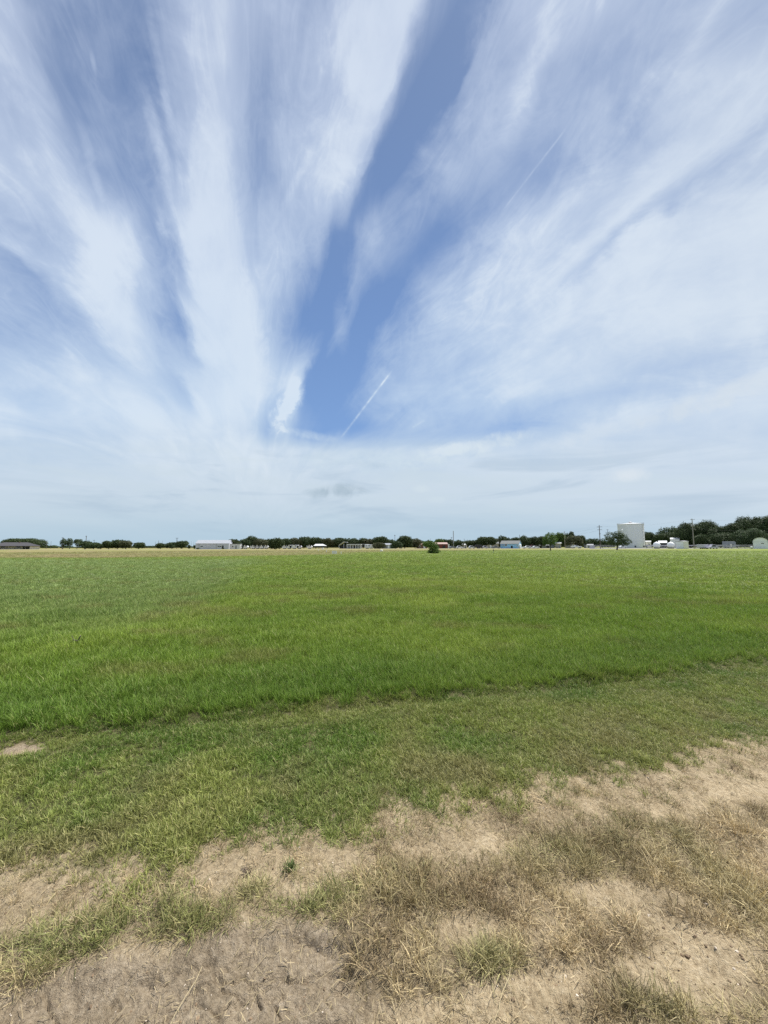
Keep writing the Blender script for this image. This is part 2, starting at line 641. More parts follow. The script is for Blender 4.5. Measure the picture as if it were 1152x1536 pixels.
def scatter(name, label, cat, pts, rot, scale, idx, tint, meshes, group=None):
    me = bpy.data.meshes.new(name)
    n = len(pts)
    me.vertices.add(n)
    me.vertices.foreach_set('co', pts.reshape(-1).astype(np.float32))
    for nm, ty, arr, key in (('rot', 'FLOAT_VECTOR', rot, 'vector'), ('siz', 'FLOAT_VECTOR', scale, 'vector'), ('tint', 'FLOAT_VECTOR', tint, 'vector'), ('idx', 'INT', idx, 'value')):
        at = me.attributes.new(nm, ty, 'POINT')
        at.data.foreach_set(key, arr.reshape(-1).astype(np.int32 if ty == 'INT' else np.float32))
    o = bpy.data.objects.new(name, me)
    COL.objects.link(o)
    src = bpy.data.collections.new(name + '_tufts')
    for k, q in enumerate(meshes):
        so = bpy.data.objects.new('tuft_%02d_%s' % (k, name), q)
        src.objects.link(so)
    ng = bpy.data.node_groups.new(name, 'GeometryNodeTree')
    ng.interface.new_socket('Geometry', in_out='INPUT', socket_type='NodeSocketGeometry')
    ng.interface.new_socket('Geometry', in_out='OUTPUT', socket_type='NodeSocketGeometry')
    gi = ng.nodes.new('NodeGroupInput')
    go = ng.nodes.new('NodeGroupOutput')
    ci = ng.nodes.new('GeometryNodeCollectionInfo')
    ci.inputs['Collection'].default_value = src
    ci.inputs['Separate Children'].default_value = True
    ci.inputs['Reset Children'].default_value = True
    ip = ng.nodes.new('GeometryNodeInstanceOnPoints')
    ip.inputs['Pick Instance'].default_value = True

    def na(nm, ty):
        q = ng.nodes.new('GeometryNodeInputNamedAttribute')
        q.data_type = ty
        q.inputs['Name'].default_value = nm
        return q.outputs['Attribute']
    ng.links.new(gi.outputs[0], ip.inputs['Points'])
    ng.links.new(ci.outputs[0], ip.inputs['Instance'])
    ng.links.new(na('idx', 'INT'), ip.inputs['Instance Index'])
    e2r = ng.nodes.new('FunctionNodeEulerToRotation')
    ng.links.new(na('rot', 'FLOAT_VECTOR'), e2r.inputs[0])
    ng.links.new(e2r.outputs[0], ip.inputs['Rotation'])
    ng.links.new(na('siz', 'FLOAT_VECTOR'), ip.inputs['Scale'])
    ng.links.new(ip.outputs[0], go.inputs[0])
    md = o.modifiers.new('scatter', 'NODES')
    md.node_group = ng
    tag(o, label, cat, group, 'stuff')
    return o


def sample(rs, n, r0, r1, power, amax=60):
    """points with density ~ r^-power inside the view wedge"""
    u = rs.rand(n)
    k = 2 - power
    if abs(k) < 1e-6:
        r = r0 * (r1 / r0) ** u
    else:
        r = (r0 ** k + u * (r1 ** k - r0 ** k)) ** (1 / k)
    a = (rs.rand(n) * 2 - 1) * math.radians(amax)
    return r * np.sin(a), r * np.cos(a), r


def grass_tint(x, y, r, rs):
    n = fbm(x * 0.5, y * 0.5, 4, 11)
    nb = fbm(x * 0.12, y * 0.2, 4, 13)
    c1 = np.array([.165, .255, .034])
    c2 = np.array([.265, .34, .06])
    c = c1 + (c2 - c1) * sstep(0.3, 0.7, 0.5 * n + 0.5 * nb)[:, None]
    far = sstep(8, 40, r)[:, None]
    c = c * (1 - far) + (c * 0.42 + np.array([.17, .235, .045]) * 0.5) * far
    b = bluish(x, y)[:, None] * 0.65
    c = c * (1 - b) + np.array([.20, .27, .10]) * b
    br = (sstep(0.55, 0.72, fbm(x * 0.9, y * 1.6, 4, 15)) * 0.5)[:, None]
    c = c * (1 - br) + np.array([.21, .20, .07]) * br
    t = tan_band(x, y)[:, None] * 0.9
    c = c * (1 - .16 * sstep(45, 90, r)[:, None]) * np.array([1, 1, .9])
    c = c * (1 - t) + np.array([.205, .165, .088]) * t
    return c * (0.8 + 0.4 * rs.rand(len(x)))[:, None]


def build_grass():
    rs = np.random.RandomState(3)
    bm_ = blade_mat('grass_blades')
    dm_ = blade_mat('dry_blades', 0.15, 0.6)
    tall = [tuft_mesh('tall_tuft', rs, 22, (.07, .17), (.004, .008), .05, .5, .7, 3, bm_) for _ in range(6)]
    far = [tuft_mesh('far_tuft', rs, 16, (.08, .17), (.008, .014), .09, .5, .7, 2, bm_) for _ in range(5)]
    short = [tuft_mesh('short_tuft', rs, 22, (.02, .055), (.0025, .005), .03, .9, .9, 2, bm_, .25) for _ in range(7)]
    dry = [tuft_mesh('dry_tuft', rs, 20, (.02, .075), (.0014, .003), .035, 1.1, .9, 3, dm_, .3) for _ in range(7)]

    def go(name, label, cat, meshes, x, y, keep, tint, s, zs=None, tilt=0.15):
        x, y, tint, s = x[keep], y[keep], tint[keep], s[keep]
        n = len(x)
        z = height(x, y)
        rot = np.stack([rs.randn(n) * tilt, rs.randn(n) * tilt, rs.rand(n) * 2 * PI], -1)
        zs = s if zs is None else zs[keep]
        scatter(name, label, cat, np.stack([x, y, z], -1), rot, np.stack([s, s, zs], -1), rs.randint(0, len(meshes), n), tint, meshes)
        print(name, n)
    # tall field grass
    x, y, r = sample(rs, 95000, 2.6, 16, 1.1)
    z = zones(x, y)
    keep = rs.rand(len(x)) < z['tall'] * (1 - z['groove'] * .8)
    lush = fbm(x * .7, y * 1.0, 3, 17)
    s = (0.66 + 0.3 * lush + rs.rand(len(x)) * 0.3) * (.76 + .24 * sstep(0, 1.2, z['sA'])) * (.9 + .22 * sstep(.45, .7, fbm(x * 2.2, y * 2.2, 3, 43))) * (1 + sstep(6, 16, r) * .4)
    tt = grass_tint(x, y, r, rs)
    rim = np.exp(-((z['sA'] - .5) / .7) ** 2)[:, None] * 0.5  # shade of the grass front edge, put into the tuft colour as darker green
    tt = tt * (1 - rim) + np.array([.105, .195, .033]) * rim
    go('field_grass', 'knee-low green field grass filling the middle of the field', 'grass', tall, x, y, keep, tt, s)
    x, y, r = sample(rs, 125000, 13, 150, 1.7)
    s = (r / 13) ** 0.5 * (0.7 + rs.rand(len(x)) * .5)
    go('distant_grass', 'flat green grass of the far field up to the buildings', 'grass', far, x, y, np.ones(len(x), bool), grass_tint(x, y, r, rs), s,
       zs=(r / 13) ** 0.25 * (0.5 + rs.rand(len(x)) * .35) * (1 - .6 * tan_band(x, y)) * (1 - .45 * sstep(30, 90, r)))
    # mowed verge
    x, y, r = sample(rs, 95000, 1.7, 9.0, 1.0)
    z = zones(x, y)
    th = fbm(x * 3.2, y * 3.2, 4, 19)
    keep = rs.rand(len(x)) < (z['mowed'] * (0.45 + 0.9 * th) + .25 * z['groove']) * (1 - z['spot'])
    n1 = fbm(x * 1.6, y * 1.6, 4, 23)
    e = sstep(1.1, 0.1, z['sB'])
    c = np.array([.145, .24, .035]) + (np.array([.26, .315, .07]) - np.array([.145, .24, .035])) * sstep(.35, .65, n1)[:, None]
    ga = sstep(.1, 1.3, -z['sA'])
    br = np.clip(sstep(.48, .68, fbm(x * 2.4, y * 2.4, 4, 29)) * .36 * (.15 + .85 * ga) + e * .32, 0, .8)[:, None]
    c = c * (1 - .25 * (1 - ga[:, None]))
    c = c * (1 - br) + np.array([.27, .225, .11]) * br
    s = (0.6 + rs.rand(len(x)) * .55) * (0.75 + .55 * th)
    go('mowed_grass', 'short mowed green and brown grass between tall grass and sandy track', 'grass', short, x, y, keep, c * (0.75 + .5 * rs.rand(len(x)))[:, None], s, tilt=.25)
    # dry grass of the sandy verge
    x, y, r = sample(rs, 75000, 0.9, 6.5, 0.6)
    z = zones(x, y)
    mot = .35 + 1.1 * sstep(.38, .62, fbm(x * 7, y * 7, 4, 47))
    keep = rs.rand(len(x)) < .92 * np.clip(z['dry'] * mot * 1.1, 0, 1) ** 1.2 + .06 * z['sand'] * (1 - z['dirt']) * (rs.rand(len(x)) < .6)
    gr = np.clip((rs.rand(len(x)) < .3) * sstep(-.8, -.1, z['sB']) * .8 + blobs([(60, 1420, 120, 34, -8, .8), (190, 1395, 120, 26, -16, .9), (290, 1392, 60, 26, 10, .8), (470, 1360, 120, 30, -14, .7), (385, 1345, 40, 22, -20, .6),
                        (745, 1445, 90, 36, -14, .5), (1000, 1300, 160, 60, 0, .25), (1100, 1520, 200, 40, 0, .25)], *proj(x, y)) + (fbm(x * 3, y * 3, 3, 37) - .45) * .8, 0, 1)[:, None]
    dk = sstep(.42, .62, fbm(x * 2.6, y * 2.6, 4, 53))[:, None]
    c = (np.array([.50, .395, .23]) * (1 - dk) + np.array([.28, .21, .12]) * dk) * (1 - gr) + np.array([.21, .225, .075]) * gr
    s = (0.5 + rs.rand(len(x)) * .65) * (0.65 + .55 * np.clip(z['dry'], 0, 1))
    go('dry_grass', 'thin straw-brown grass tufts on the sandy ground in front', 'grass', dry, x, y, keep, c * (0.7 + .6 * rs.rand(len(x)))[:, None], s, tilt=.4)
    # loose straw lying on the sand
    strawm = []
    for k in range(5):
        Q = []
        B = []
        for q in range(7):
            a = rs.rand() * 2 * PI
            l = .012 + .045 * rs.rand() ** 3
            w = .0003 + rs.rand() * .0005
            cx, cy = rs.randn(2) * .05
            z0, z1 = .003 + rs.rand() * .01, .003 + rs.rand() * .012
            dx, dy = math.cos(a) * l, math.sin(a) * l
            nx, ny = -math.sin(a) * w, math.cos(a) * w
            Q.append([(cx - nx, cy - ny, z0), (cx + nx, cy + ny, z0), (cx + dx + nx, cy + dy + ny, z1), (cx + dx - nx, cy + dy - ny, z1)])
            B.append(rs.rand())
        strawm.append(quads_mesh('straw', np.array(Q), np.array(B), dm_))
    x, y, r = sample(rs, 4200, 0.9, 5, 0.8)
    z = zones(x, y)
    keep = rs.rand(len(x)) < z['sand'] * .9
    go('loose_straw', 'bits of pale straw scattered over the sand', 'straw', strawm, x, y, keep, np.array([.36, .29, .17]) * (.6 + .6 * rs.rand(len(x)))[:, None], .7 + rs.rand(len(x)) * .8, tilt=.05)
    # gravel
    stones = []
    sm = blade_mat('stone_grit', 0.0, 0.85)
    for k in range(6):
        Q = []
        B = []
        import bmesh
        b = bmesh.new()
        bmesh.ops.create_icosphere(b, subdivisions=1, radius=1)
        f = rs.rand(3) * .5 + .6
        for v in b.verts:
            v.co = Vector((v.co.x * f[0], v.co.y * f[1], v.co.z * f[2] * .7)) * (0.85 + rs.rand() * .3)
        me = bpy.data.meshes.new('pebble')
        b.to_mesh(me)
        b.free()
        at = me.attributes.new('bv', 'FLOAT', 'FACE')
        at.data.foreach_set('value', (rs.rand(len(me.polygons)) * .1 + .35).astype(np.float32))
        me.materials.append(sm)
        stones.append(me)
    x, y, r = sample(rs, 34000, 0.9, 5.5, 0.9)
    z = zones(x, y)
    px, py = proj(x, y)
    peb = blobs([(1060, 1430, 80, 50, 30, 1.2), (840, 1490, 120, 30, 0, .6), (480, 1480, 60, 40, 0, .5), (200, 1500, 200, 30, 0, .3)], px, py)
    keep = rs.rand(len(x)) < z['sand'] * (0.45 + .6 * peb)
    s = .0012 + .0022 * rs.rand(len(x)) ** 2 + .006 * (rs.rand(len(x)) ** 14) + .011 * np.clip(peb, 0, 1) * rs.rand(len(x)) ** 7
    lt = (rs.rand(len(x)) < .25)[:, None]
    c = np.where(lt, np.array([.50, .43, .34]), np.array([.19, .135, .085])) * (.7 + .6 * rs.rand(len(x)))[:, None]
    go('gravel', 'small pale and brown pebbles and sand clods lying on the bare ground', 'gravel', stones, x, y, keep, c, s, tilt=.5)


# ------------------------------------------------------------------ trees
LEAF = [foliage_mat('oak_leaves', (.028, .048, .018), (.085, .12, .045), .15),
        foliage_mat('green_leaves', (.05, .092, .02), (.135, .205, .045), .28),
        foliage_mat('olive_leaves', (.055, .065, .03), (.13, .14, .07), .15),
        foliage_mat('dull_leaves', (.035, .06, .026), (.09, .13, .055), .2)]
BARK = mat('bark', (.085, .07, .055), .95, 0, .35, 6, (1, 1, .2))


def crown_quads(rs, lobes, dens, size):
    Vs = []
    for (cx, cy, cz, rx, ry, rz) in lobes:
        area = 4 * PI * ((rx * ry) ** 1.6 / 3 + (rx * rz) ** 1.6 / 3 + (ry * rz) ** 1.6 / 3) ** (1 / 1.6)
        n = max(40, int(area * dens))
        d = rs.randn(n, 3)
        d /= np.linalg.norm(d, axis=1)[:, None]
        rr = (0.55 + 0.5 * rs.rand(n) ** 0.6) * (1 + 0.16 * np.sin(d[:, 0] * 7 + cx * 3) * np.cos(d[:, 2] * 6 + cz))
        stray = rs.rand(n) < .06
        rr = np.where(stray, rr * 1.13, rr)
        c = d * rr[:, None] * np.array([rx, ry, rz]) + np.array([cx, cy, cz])
        a = rs.randn(n, 3)
        a /= np.linalg.norm(a, axis=1)[:, None]
        b = np.cross(a, d + rs.randn(n, 3) * .5)
        b /= np.linalg.norm(b, axis=1)[:, None] + 1e-6
        s = size * (0.5 + rs.rand(n) * .8)[:, None]
        q = np.stack([c - a * s * .6, c - b * s * .35 + a * s * .1, c + a * s * .6, c + b * s * .4], 1)
        Vs.append(q)
    V = np.concatenate(Vs)
    V[..., 2] = np.maximum(V[..., 2], .03)
    return V


def tree(name, label, x, D, W, H, zb=None, leaf=0, nl=6, seed=1, cat='tree', group=None, size=None, depth=None, trunk=True, env=None, lean=0.0,
         dens=None, rtr=None, forks=3):
    """W crown width, H total height, zb crown bottom height"""
    rs = np.random.RandomState(seed * 13 + 5)
    zb = H * 0.12 if zb is None else zb
    depth = W * 0.8 if depth is None else depth
    size = 0.42 if size is None else size
    ch = H - zb
    lobes = []
    if env:
        for (u, v, ru, rv) in env:     # u -1..1 across, v 0..1 up
            lobes.append((u * W / 2, (rs.rand() - .5) * depth * .3, zb + v * ch, ru * W / 2, ru * depth / 2 * 1.1, rv * ch))
    else:
        # one broad inner mass and smaller clumps round its outline
        lobes.append((0, 0, zb + ch * .45, W * .36, depth * .36, ch * .42))
        for k in range(nl):
            t = PI * (k + .5) / nl + (rs.rand() - .5) * .4
            ux = math.cos(t) * (.30 + rs.rand() * .08)
            uz = .42 + math.sin(t) * (.22 + rs.rand() * .10)
            r = .17 + rs.rand() * .09
            lobes.append((ux * W, (rs.rand() - .5) * depth * .5, zb + uz * ch, r * W, r * depth * 1.1, min(r * 1.1 * ch + r * .25 * W, (1.0 - uz) * ch)))
        for k in range(max(2, nl // 2)):
            ux = (rs.rand() - .5) * .75
            uz = .16 + rs.rand() * .2
            lobes.append((ux * W, (rs.rand() - .5) * depth * .5, zb + uz * ch, W * .18, depth * .2, uz * ch))
    root = empty(name, (x, D, 0), 0, label=label, cat=cat, group=group)
    dens = dens or 6.0 / (size * size) * .5
    V = crown_quads(rs, lobes, dens, size)
    me = quads_mesh('crown', V, np.clip(rs.rand(len(V)) * .8 + .25 * np.repeat(rs.rand(len(V) // 60 + 1), 60)[:len(V)], 0, 1), LEAF[leaf])
    c = bpy.data.objects.new('crown', me)
    COL.objects.link(c)
    c.parent = root
    if trunk:
        m = MB()
        r0 = rtr or max(.12, W * .028)
        zt = zb + ch * .25
        top = Vector((lean, 0, zt * .62))
        m.tube((0, 0, 0), (0, 0, .15), r0 * 1.5, r0 * 1.05)
        m.tube((0, 0, .13), top, r0 * 1.05, r0 * .8)
        for k in range(forks):
            a = 2 * PI * (k + .3) / forks + rs.rand()
            if forks == 3:
                a = [PI * .95, .1, 1.4][k]
            q = Vector((top.x + math.cos(a) * W * .26, math.sin(a) * depth * .2, zb + ch * (.35 + .2 * rs.rand())))
            mid = top.lerp(q, .5) + Vector((0, 0, -.08 * W * .3))
            m.tube(top - Vector((0, 0, .05)), mid, r0 * .7, r0 * .5, 6)
            m.tube(mid, q, r0 * .5, r0 * .2, 6)
            m.tube(mid, q + Vector((math.sin(a) * W * .1, 0, ch * .15)), r0 * .4, r0 * .12, 5)
        m.build('trunk', BARK, root, smooth=True)
    return root


def tree_px(name, label, x0, x1, yt, D, **kw):
    xa, _ = P(x0, 820, D)
    xb, _ = P(x1, 820, D)
    _, H = P((x0 + x1) / 2, yt, D)
    kw.setdefault('seed', int(x0 + x1))
    return tree(name, label, (xa + xb) / 2, D, xb - xa, H, **kw)


GB = 'trees along the far edge of the field'


def build_trees():
    T = [
        ('live_oak', 'broad dark live oak rising behind the charcoal-roofed house', 11, 63, 808, 262, dict(leaf=0, nl=8)),
        ('open_tree', 'airy open tree just right of the leftmost tall pole', 88, 101, 807.3, 236, dict(leaf=3, nl=4, size=.36, zb=1.5, dens=10)),
        ('open_tree', 'airy tree with ragged top, second right of the leftmost tall pole', 98, 111, 806.8, 238, dict(leaf=3, nl=4, size=.36, zb=1.5, dens=10)),
        ('umbrella_tree', 'flat-topped tree on a bare stem left of the tall pole', 109.5, 121.5, 808.5, 234, dict(leaf=3, nl=5, zb=3.4, size=.36, dens=12)),
        ('bushy_tree', 'rounded bushy tree at the foot of the tall left pole', 117, 137, 811.2, 228, dict(leaf=3)),
        ('bushy_tree', 'low spreading tree right of the tall left pole', 131, 150, 813.6, 228, dict(leaf=3)),
        ('bushy_tree', 'lowest bushy tree before the big oak group at left', 143, 158, 815.3, 226, dict(leaf=0)),
        ('live_oak', 'left member of the big dark oak group at left', 153, 174, 811.2, 228, dict(leaf=0, nl=7)),
        ('live_oak', 'tallest middle oak of the big dark group at left', 165, 187, 809.6, 230, dict(leaf=0, nl=7)),
        ('live_oak', 'right member of the big dark oak group at left', 180, 198, 810.9, 228, dict(leaf=2, nl=7)),
        ('domed_tree', 'small dome-shaped tree standing apart right of the oak group', 199, 217, 813.4, 232, dict(leaf=0, nl=6)),
        ('bushy_tree', 'small dark tree under three thin masts', 234, 248, 814.5, 236, dict(leaf=0)),
        ('bushy_tree', 'dull green spreading tree left of the radio mast', 249, 267, 813.4, 240, dict(leaf=3)),
        ('bushy_tree', 'dark round tree at the right foot of the radio mast', 264, 282, 811.2, 236, dict(leaf=0)),
        ('small_tree', 'tiny dark tree in the gap left of the white metal building', 281.5, 286, 817, 230, dict(leaf=0, nl=4)),
        ('small_tree', 'tiny dark tree touching the left end of the white metal building', 290, 294, 817, 226, dict(leaf=0, nl=4)),
        ('live_oak', 'tree directly behind the right end of the white metal building', 340, 362, 808.8, 250, dict(leaf=0)),
        ('live_oak', 'dull oak between the white metal building and the tall rounded oak', 357, 376, 809, 252, dict(leaf=3)),
        ('live_oak', 'tall rounded oak, highest of the tree line behind the parked trailers', 366, 386, 804, 255, dict(leaf=0, nl=8)),
        ('live_oak', 'oak just right of the tall rounded oak in the tree line', 381, 400, 807.8, 252, dict(leaf=2)),
        ('live_oak', 'oak behind and left of the dark tree that stands forward', 395, 411, 807.8, 256, dict(leaf=0)),
        ('dark_tree', 'dark rounded tree standing forward of the tree line by the road', 403, 425, 807, 196, dict(leaf=0, nl=8, zb=.2)),
        ('live_oak', 'oak behind and right of the dark tree that stands forward', 419, 438, 807.8, 256, dict(leaf=3)),
        ('live_oak', 'oak left of the twin rounded tops in the tree line', 432, 452, 806.6, 258, dict(leaf=2)),
        ('live_oak', 'left one of the twin rounded tops in the tree line', 445, 467, 804.9, 260, dict(leaf=3, nl=8)),
        ('live_oak', 'right one of the twin rounded tops, above the white open pavilion', 463, 485, 805.3, 262, dict(leaf=0, nl=8)),
        ('live_oak', 'lower oak between the white pavilion and the white gabled canopy', 481, 501, 807, 262, dict(leaf=2)),
        ('live_oak', 'rounded oak above the white gabled canopy', 498, 522, 806.6, 264, dict(leaf=0)),
        ('live_oak', 'rounded oak above the long white-roofed building', 518, 541, 807.2, 264, dict(leaf=3)),
        ('live_oak', 'oak at the right end of the long white-roofed building', 536, 554, 806.9, 260, dict(leaf=0)),
        ('live_oak', 'pale-topped oak behind the white travel trailer', 547, 564, 808, 258, dict(leaf=2)),
        ('live_oak', 'big dark oak left of the slim pole above the grey house', 560, 583, 804.3, 256, dict(leaf=0, nl=8)),
        ('live_oak', 'low oak directly behind the slim pole in the middle', 577, 594, 809.4, 262, dict(leaf=3)),
        ('grey_shrub', 'large grey-green shrub beside the white travel trailer', 560, 578, 813.3, 214, dict(leaf=2, zb=.1, trunk=False, cat='shrub')),
        ('dark_shrub', 'large dark shrub between the grey house and the big central oak', 586, 604, 811.5, 216, dict(leaf=3, zb=.1, trunk=False, cat='shrub')),
        ('live_oak', 'big central dark oak right of the slim pole', 595, 619, 803.3, 232, dict(leaf=0, nl=8)),
        ('live_oak', 'brownish-green oak between big central oak and the near field bush', 613, 632, 807.6, 236, dict(leaf=2)),
        ('small_tree', 'dark small treetop just left of the near field bush', 625, 635, 809.3, 262, dict(leaf=0, nl=4)),
        ('live_oak', 'green oak behind the red-walled barn', 651, 667, 808.2, 262, dict(leaf=1)),
        ('live_oak', 'wide oak behind the right half of the red-walled barn', 662, 682, 808.8, 264, dict(leaf=3)),
        ('small_tree', 'small round dark tree right of the thick tall mast', 682, 695, 810.3, 232, dict(leaf=0, nl=5)),
        ('live_oak', 'round dark tree left of the black enclosed trailer', 698, 715, 810.2, 228, dict(leaf=0, zb=1.2)),
        ('live_oak', 'wide mushroom-shaped oak above the black enclosed trailer', 714.5, 744, 805.2, 226, dict(leaf=0, nl=9, zb=2.0)),
        ('small_tree', 'tree in the gap left of the blue building', 741, 751, 807.7, 250, dict(leaf=2)),
        ('live_oak', 'oak behind the left half of the blue building', 746, 765, 803.4, 252, dict(leaf=0)),
        ('live_oak', 'lower oak behind the right half of the blue building', 761, 782, 805.6, 250, dict(leaf=0)),
        ('live_oak', 'rounded tree at the right corner of the blue building', 779, 796, 802.8, 234, dict(leaf=3)),
        ('live_oak', 'tree behind the white sedan right of the blue building', 791, 809, 804.8, 236, dict(leaf=0)),
        ('live_oak', 'dark tree overlapping the fork-trunked field tree on its left', 804, 821, 804.2, 232, dict(leaf=0, zb=1.6)),
        ('live_oak', 'tall green tree right behind the fork-trunked field tree', 831, 849, 797.9, 240, dict(leaf=1)),
        ('live_oak', 'dark tree crossed by the slim pole above the tan building', 843, 858, 799.8, 244, dict(leaf=0)),
        ('knob_tree', 'tree with a narrow knob-like top above the tan building', 853, 862.5, 796.6, 246, dict(leaf=0, nl=4, zb=5)),
        ('live_oak', 'broad olive tree above the white pickup truck', 850, 873, 803.4, 232, dict(leaf=2, nl=8, zb=1.5)),
        ('live_oak', 'dark tree sloping down right of the tan building', 862, 880, 802.6, 246, dict(leaf=0)),
        ('live_oak', 'low rounded oak left of the double-armed pole', 876, 898, 807.8, 250, dict(leaf=3)),
        ('small_tree', 'low tree behind the double-armed pole', 895, 912, 810.8, 250, dict(leaf=3)),
        ('live_oak', 'dark tree touching the right edge of the water tank', 963, 986, 796.4, 262, dict(leaf=0, nl=7)),
        ('live_oak', 'low green tree above the two propane tanks', 980, 1006, 800, 258, dict(leaf=0)),
        ('live_oak', 'tree sloping up toward the big right-hand oaks', 999, 1026, 797, 256, dict(leaf=0)),
        ('big_oak', 'big oak whose crown is crossed by the transformer pole', 1019, 1052, 784, 236, dict(leaf=0, nl=9)),
        ('big_oak', 'big domed oak right of the transformer pole', 1040, 1078, 781, 236, dict(leaf=0, nl=9)),
        ('big_oak', 'lower oak in the dip between the two highest crowns at right', 1066, 1096, 789, 228, dict(leaf=0, nl=8)),
        ('big_oak', 'oak with layered branches left of the highest crown at right', 1089, 1122, 782, 224, dict(leaf=0, nl=8)),
        ('big_oak', 'highest tree of all, near the right edge behind the arched shed', 1108, 1144, 771.5, 226, dict(leaf=0, nl=9)),
        ('big_oak', 'oak cut off by the right edge of the photo', 1132, 1178, 774.5, 222, dict(leaf=0, nl=9)),
        ('big_oak', 'green lower tree directly behind the arched metal shed', 1106, 1150, 793, 200, dict(leaf=3, nl=8)),
        ('low_tree', 'dark low tree between the parked vehicle and the transformer pole', 1040, 1066, 800, 214, dict(leaf=0)),
        ('low_tree', 'dark low tree behind the grey camper at right', 1064, 1110, 799, 216, dict(leaf=0, nl=8)),
    ]
    for nm, lb, x0, x1, yt, D, kw in T:
        kw = dict(kw)
        kw.setdefault('group', GB if kw.get('cat') != 'shrub' else None)
        tree_px(nm, lb, x0, x1, yt, D, **kw)
    # free-standing trees in the field
    D = 118
    tree_px('fork_trunked_tree', 'solitary field tree with a forked trunk and flat green crown', 813, 838, 799, D, leaf=1, zb=1.7, size=.24, trunk=True, rtr=.17,
            env=[(-.45, .45, .5, .42), (.1, .72, .55, .30), (.5, .5, .45, .4), (-.2, .68, .45, .28), (.25, .3, .45, .28), (-.7, .25, .28, .2)], dens=26, forks=3)
    D = 138
    tree_px('spreading_oak', 'solitary wide dark oak in front of the water tank', 904.5, 946, 796.8, D, leaf=0, zb=1.55, size=.27, rtr=.26, lean=.4,
            env=[(-.35, .62, .4, .33), (.05, .72, .4, .28), (-.05, .35, .5, .33), (.45, .48, .38, .30), (-.65, .38, .33, .26), (.7, .26, .3, .2), (-.3, .2, .42, .2), (.3, .7, .22, .2), (-.85, .42, .13, .1), (.5, .12, .4, .12)],
            dens=20, forks=5)
    # the bush in the field
    D = 80
    x0, _ = P(634, 820, D)
    x1, _ = P(661, 820, D)
    _, H = P(648, 811.0, D)
    tree('field_bush', 'leafy green bush alone in the field, wider at its leaning top', (x0 + x1) / 2, D, x1 - x0, H, zb=.0, leaf=1, size=.2, trunk=False, cat='bush', seed=4,
         env=[(.22, .22, .62, .26), (.1, .5, .55, .3), (-.35, .70, .6, .22), (-.68, .76, .42, .17), (.35, .72, .35, .2), (.2, .1, .68, .12), (.55, .45, .3, .25), (-.75, .88, .2, .08), (-.1, .92, .3, .08)], dens=60, depth=3)
    # shrubs at the foot of the metal building
    for px, D, w, lb in ((297, 205, 1.6, 'low dark shrub at the left foot of the white metal building'), (334.7, 205, 1.3, 'low dark shrub near the right door of the white metal building')):
        tree('low_shrub', lb, PX(px, D), D, w, .8, zb=.0, leaf=0, size=.25, trunk=False, cat='shrub', seed=int(px), group='shrubs by the metal building', nl=4)
    # hedge rows and far woods
    rs = np.random.RandomState(11)
    for nm, lb, xa, xb, yt, D in (('far_woods', 'low far-off woods closing the gaps on the left', -60, 345, 819.3, 420), ('far_woods', 'far-off woods behind the buildings in the middle and right', 345, 1010, 811.5, 380),
                                  ('far_woods', 'dense dark woods behind the big oaks at right', 1000, 1240, 792, 300)):
        lobes = []
        px = xa
        while px < xb:
            w = rs.uniform(6, 14)
            x_, _ = P(px, 820, D)
            xn, _ = P(px + w, 820, D)
            _, h = P(px, yt + rs.uniform(-1.2, 1.6), D)
            lobes.append((x_, D + rs.uniform(-8, 8), h * .45, (xn - x_) * .75, 5, h * .55))
            px += w * .8
        V = crown_quads(rs, lobes, 5.5, .9)
        me = quads_mesh('far_woods', V, rs.rand(len(V)), LEAF[3])
        o = bpy.data.objects.new('far_woods', me)
        COL.objects.link(o)
        tag(o, lb, 'woods', None, 'stuff')


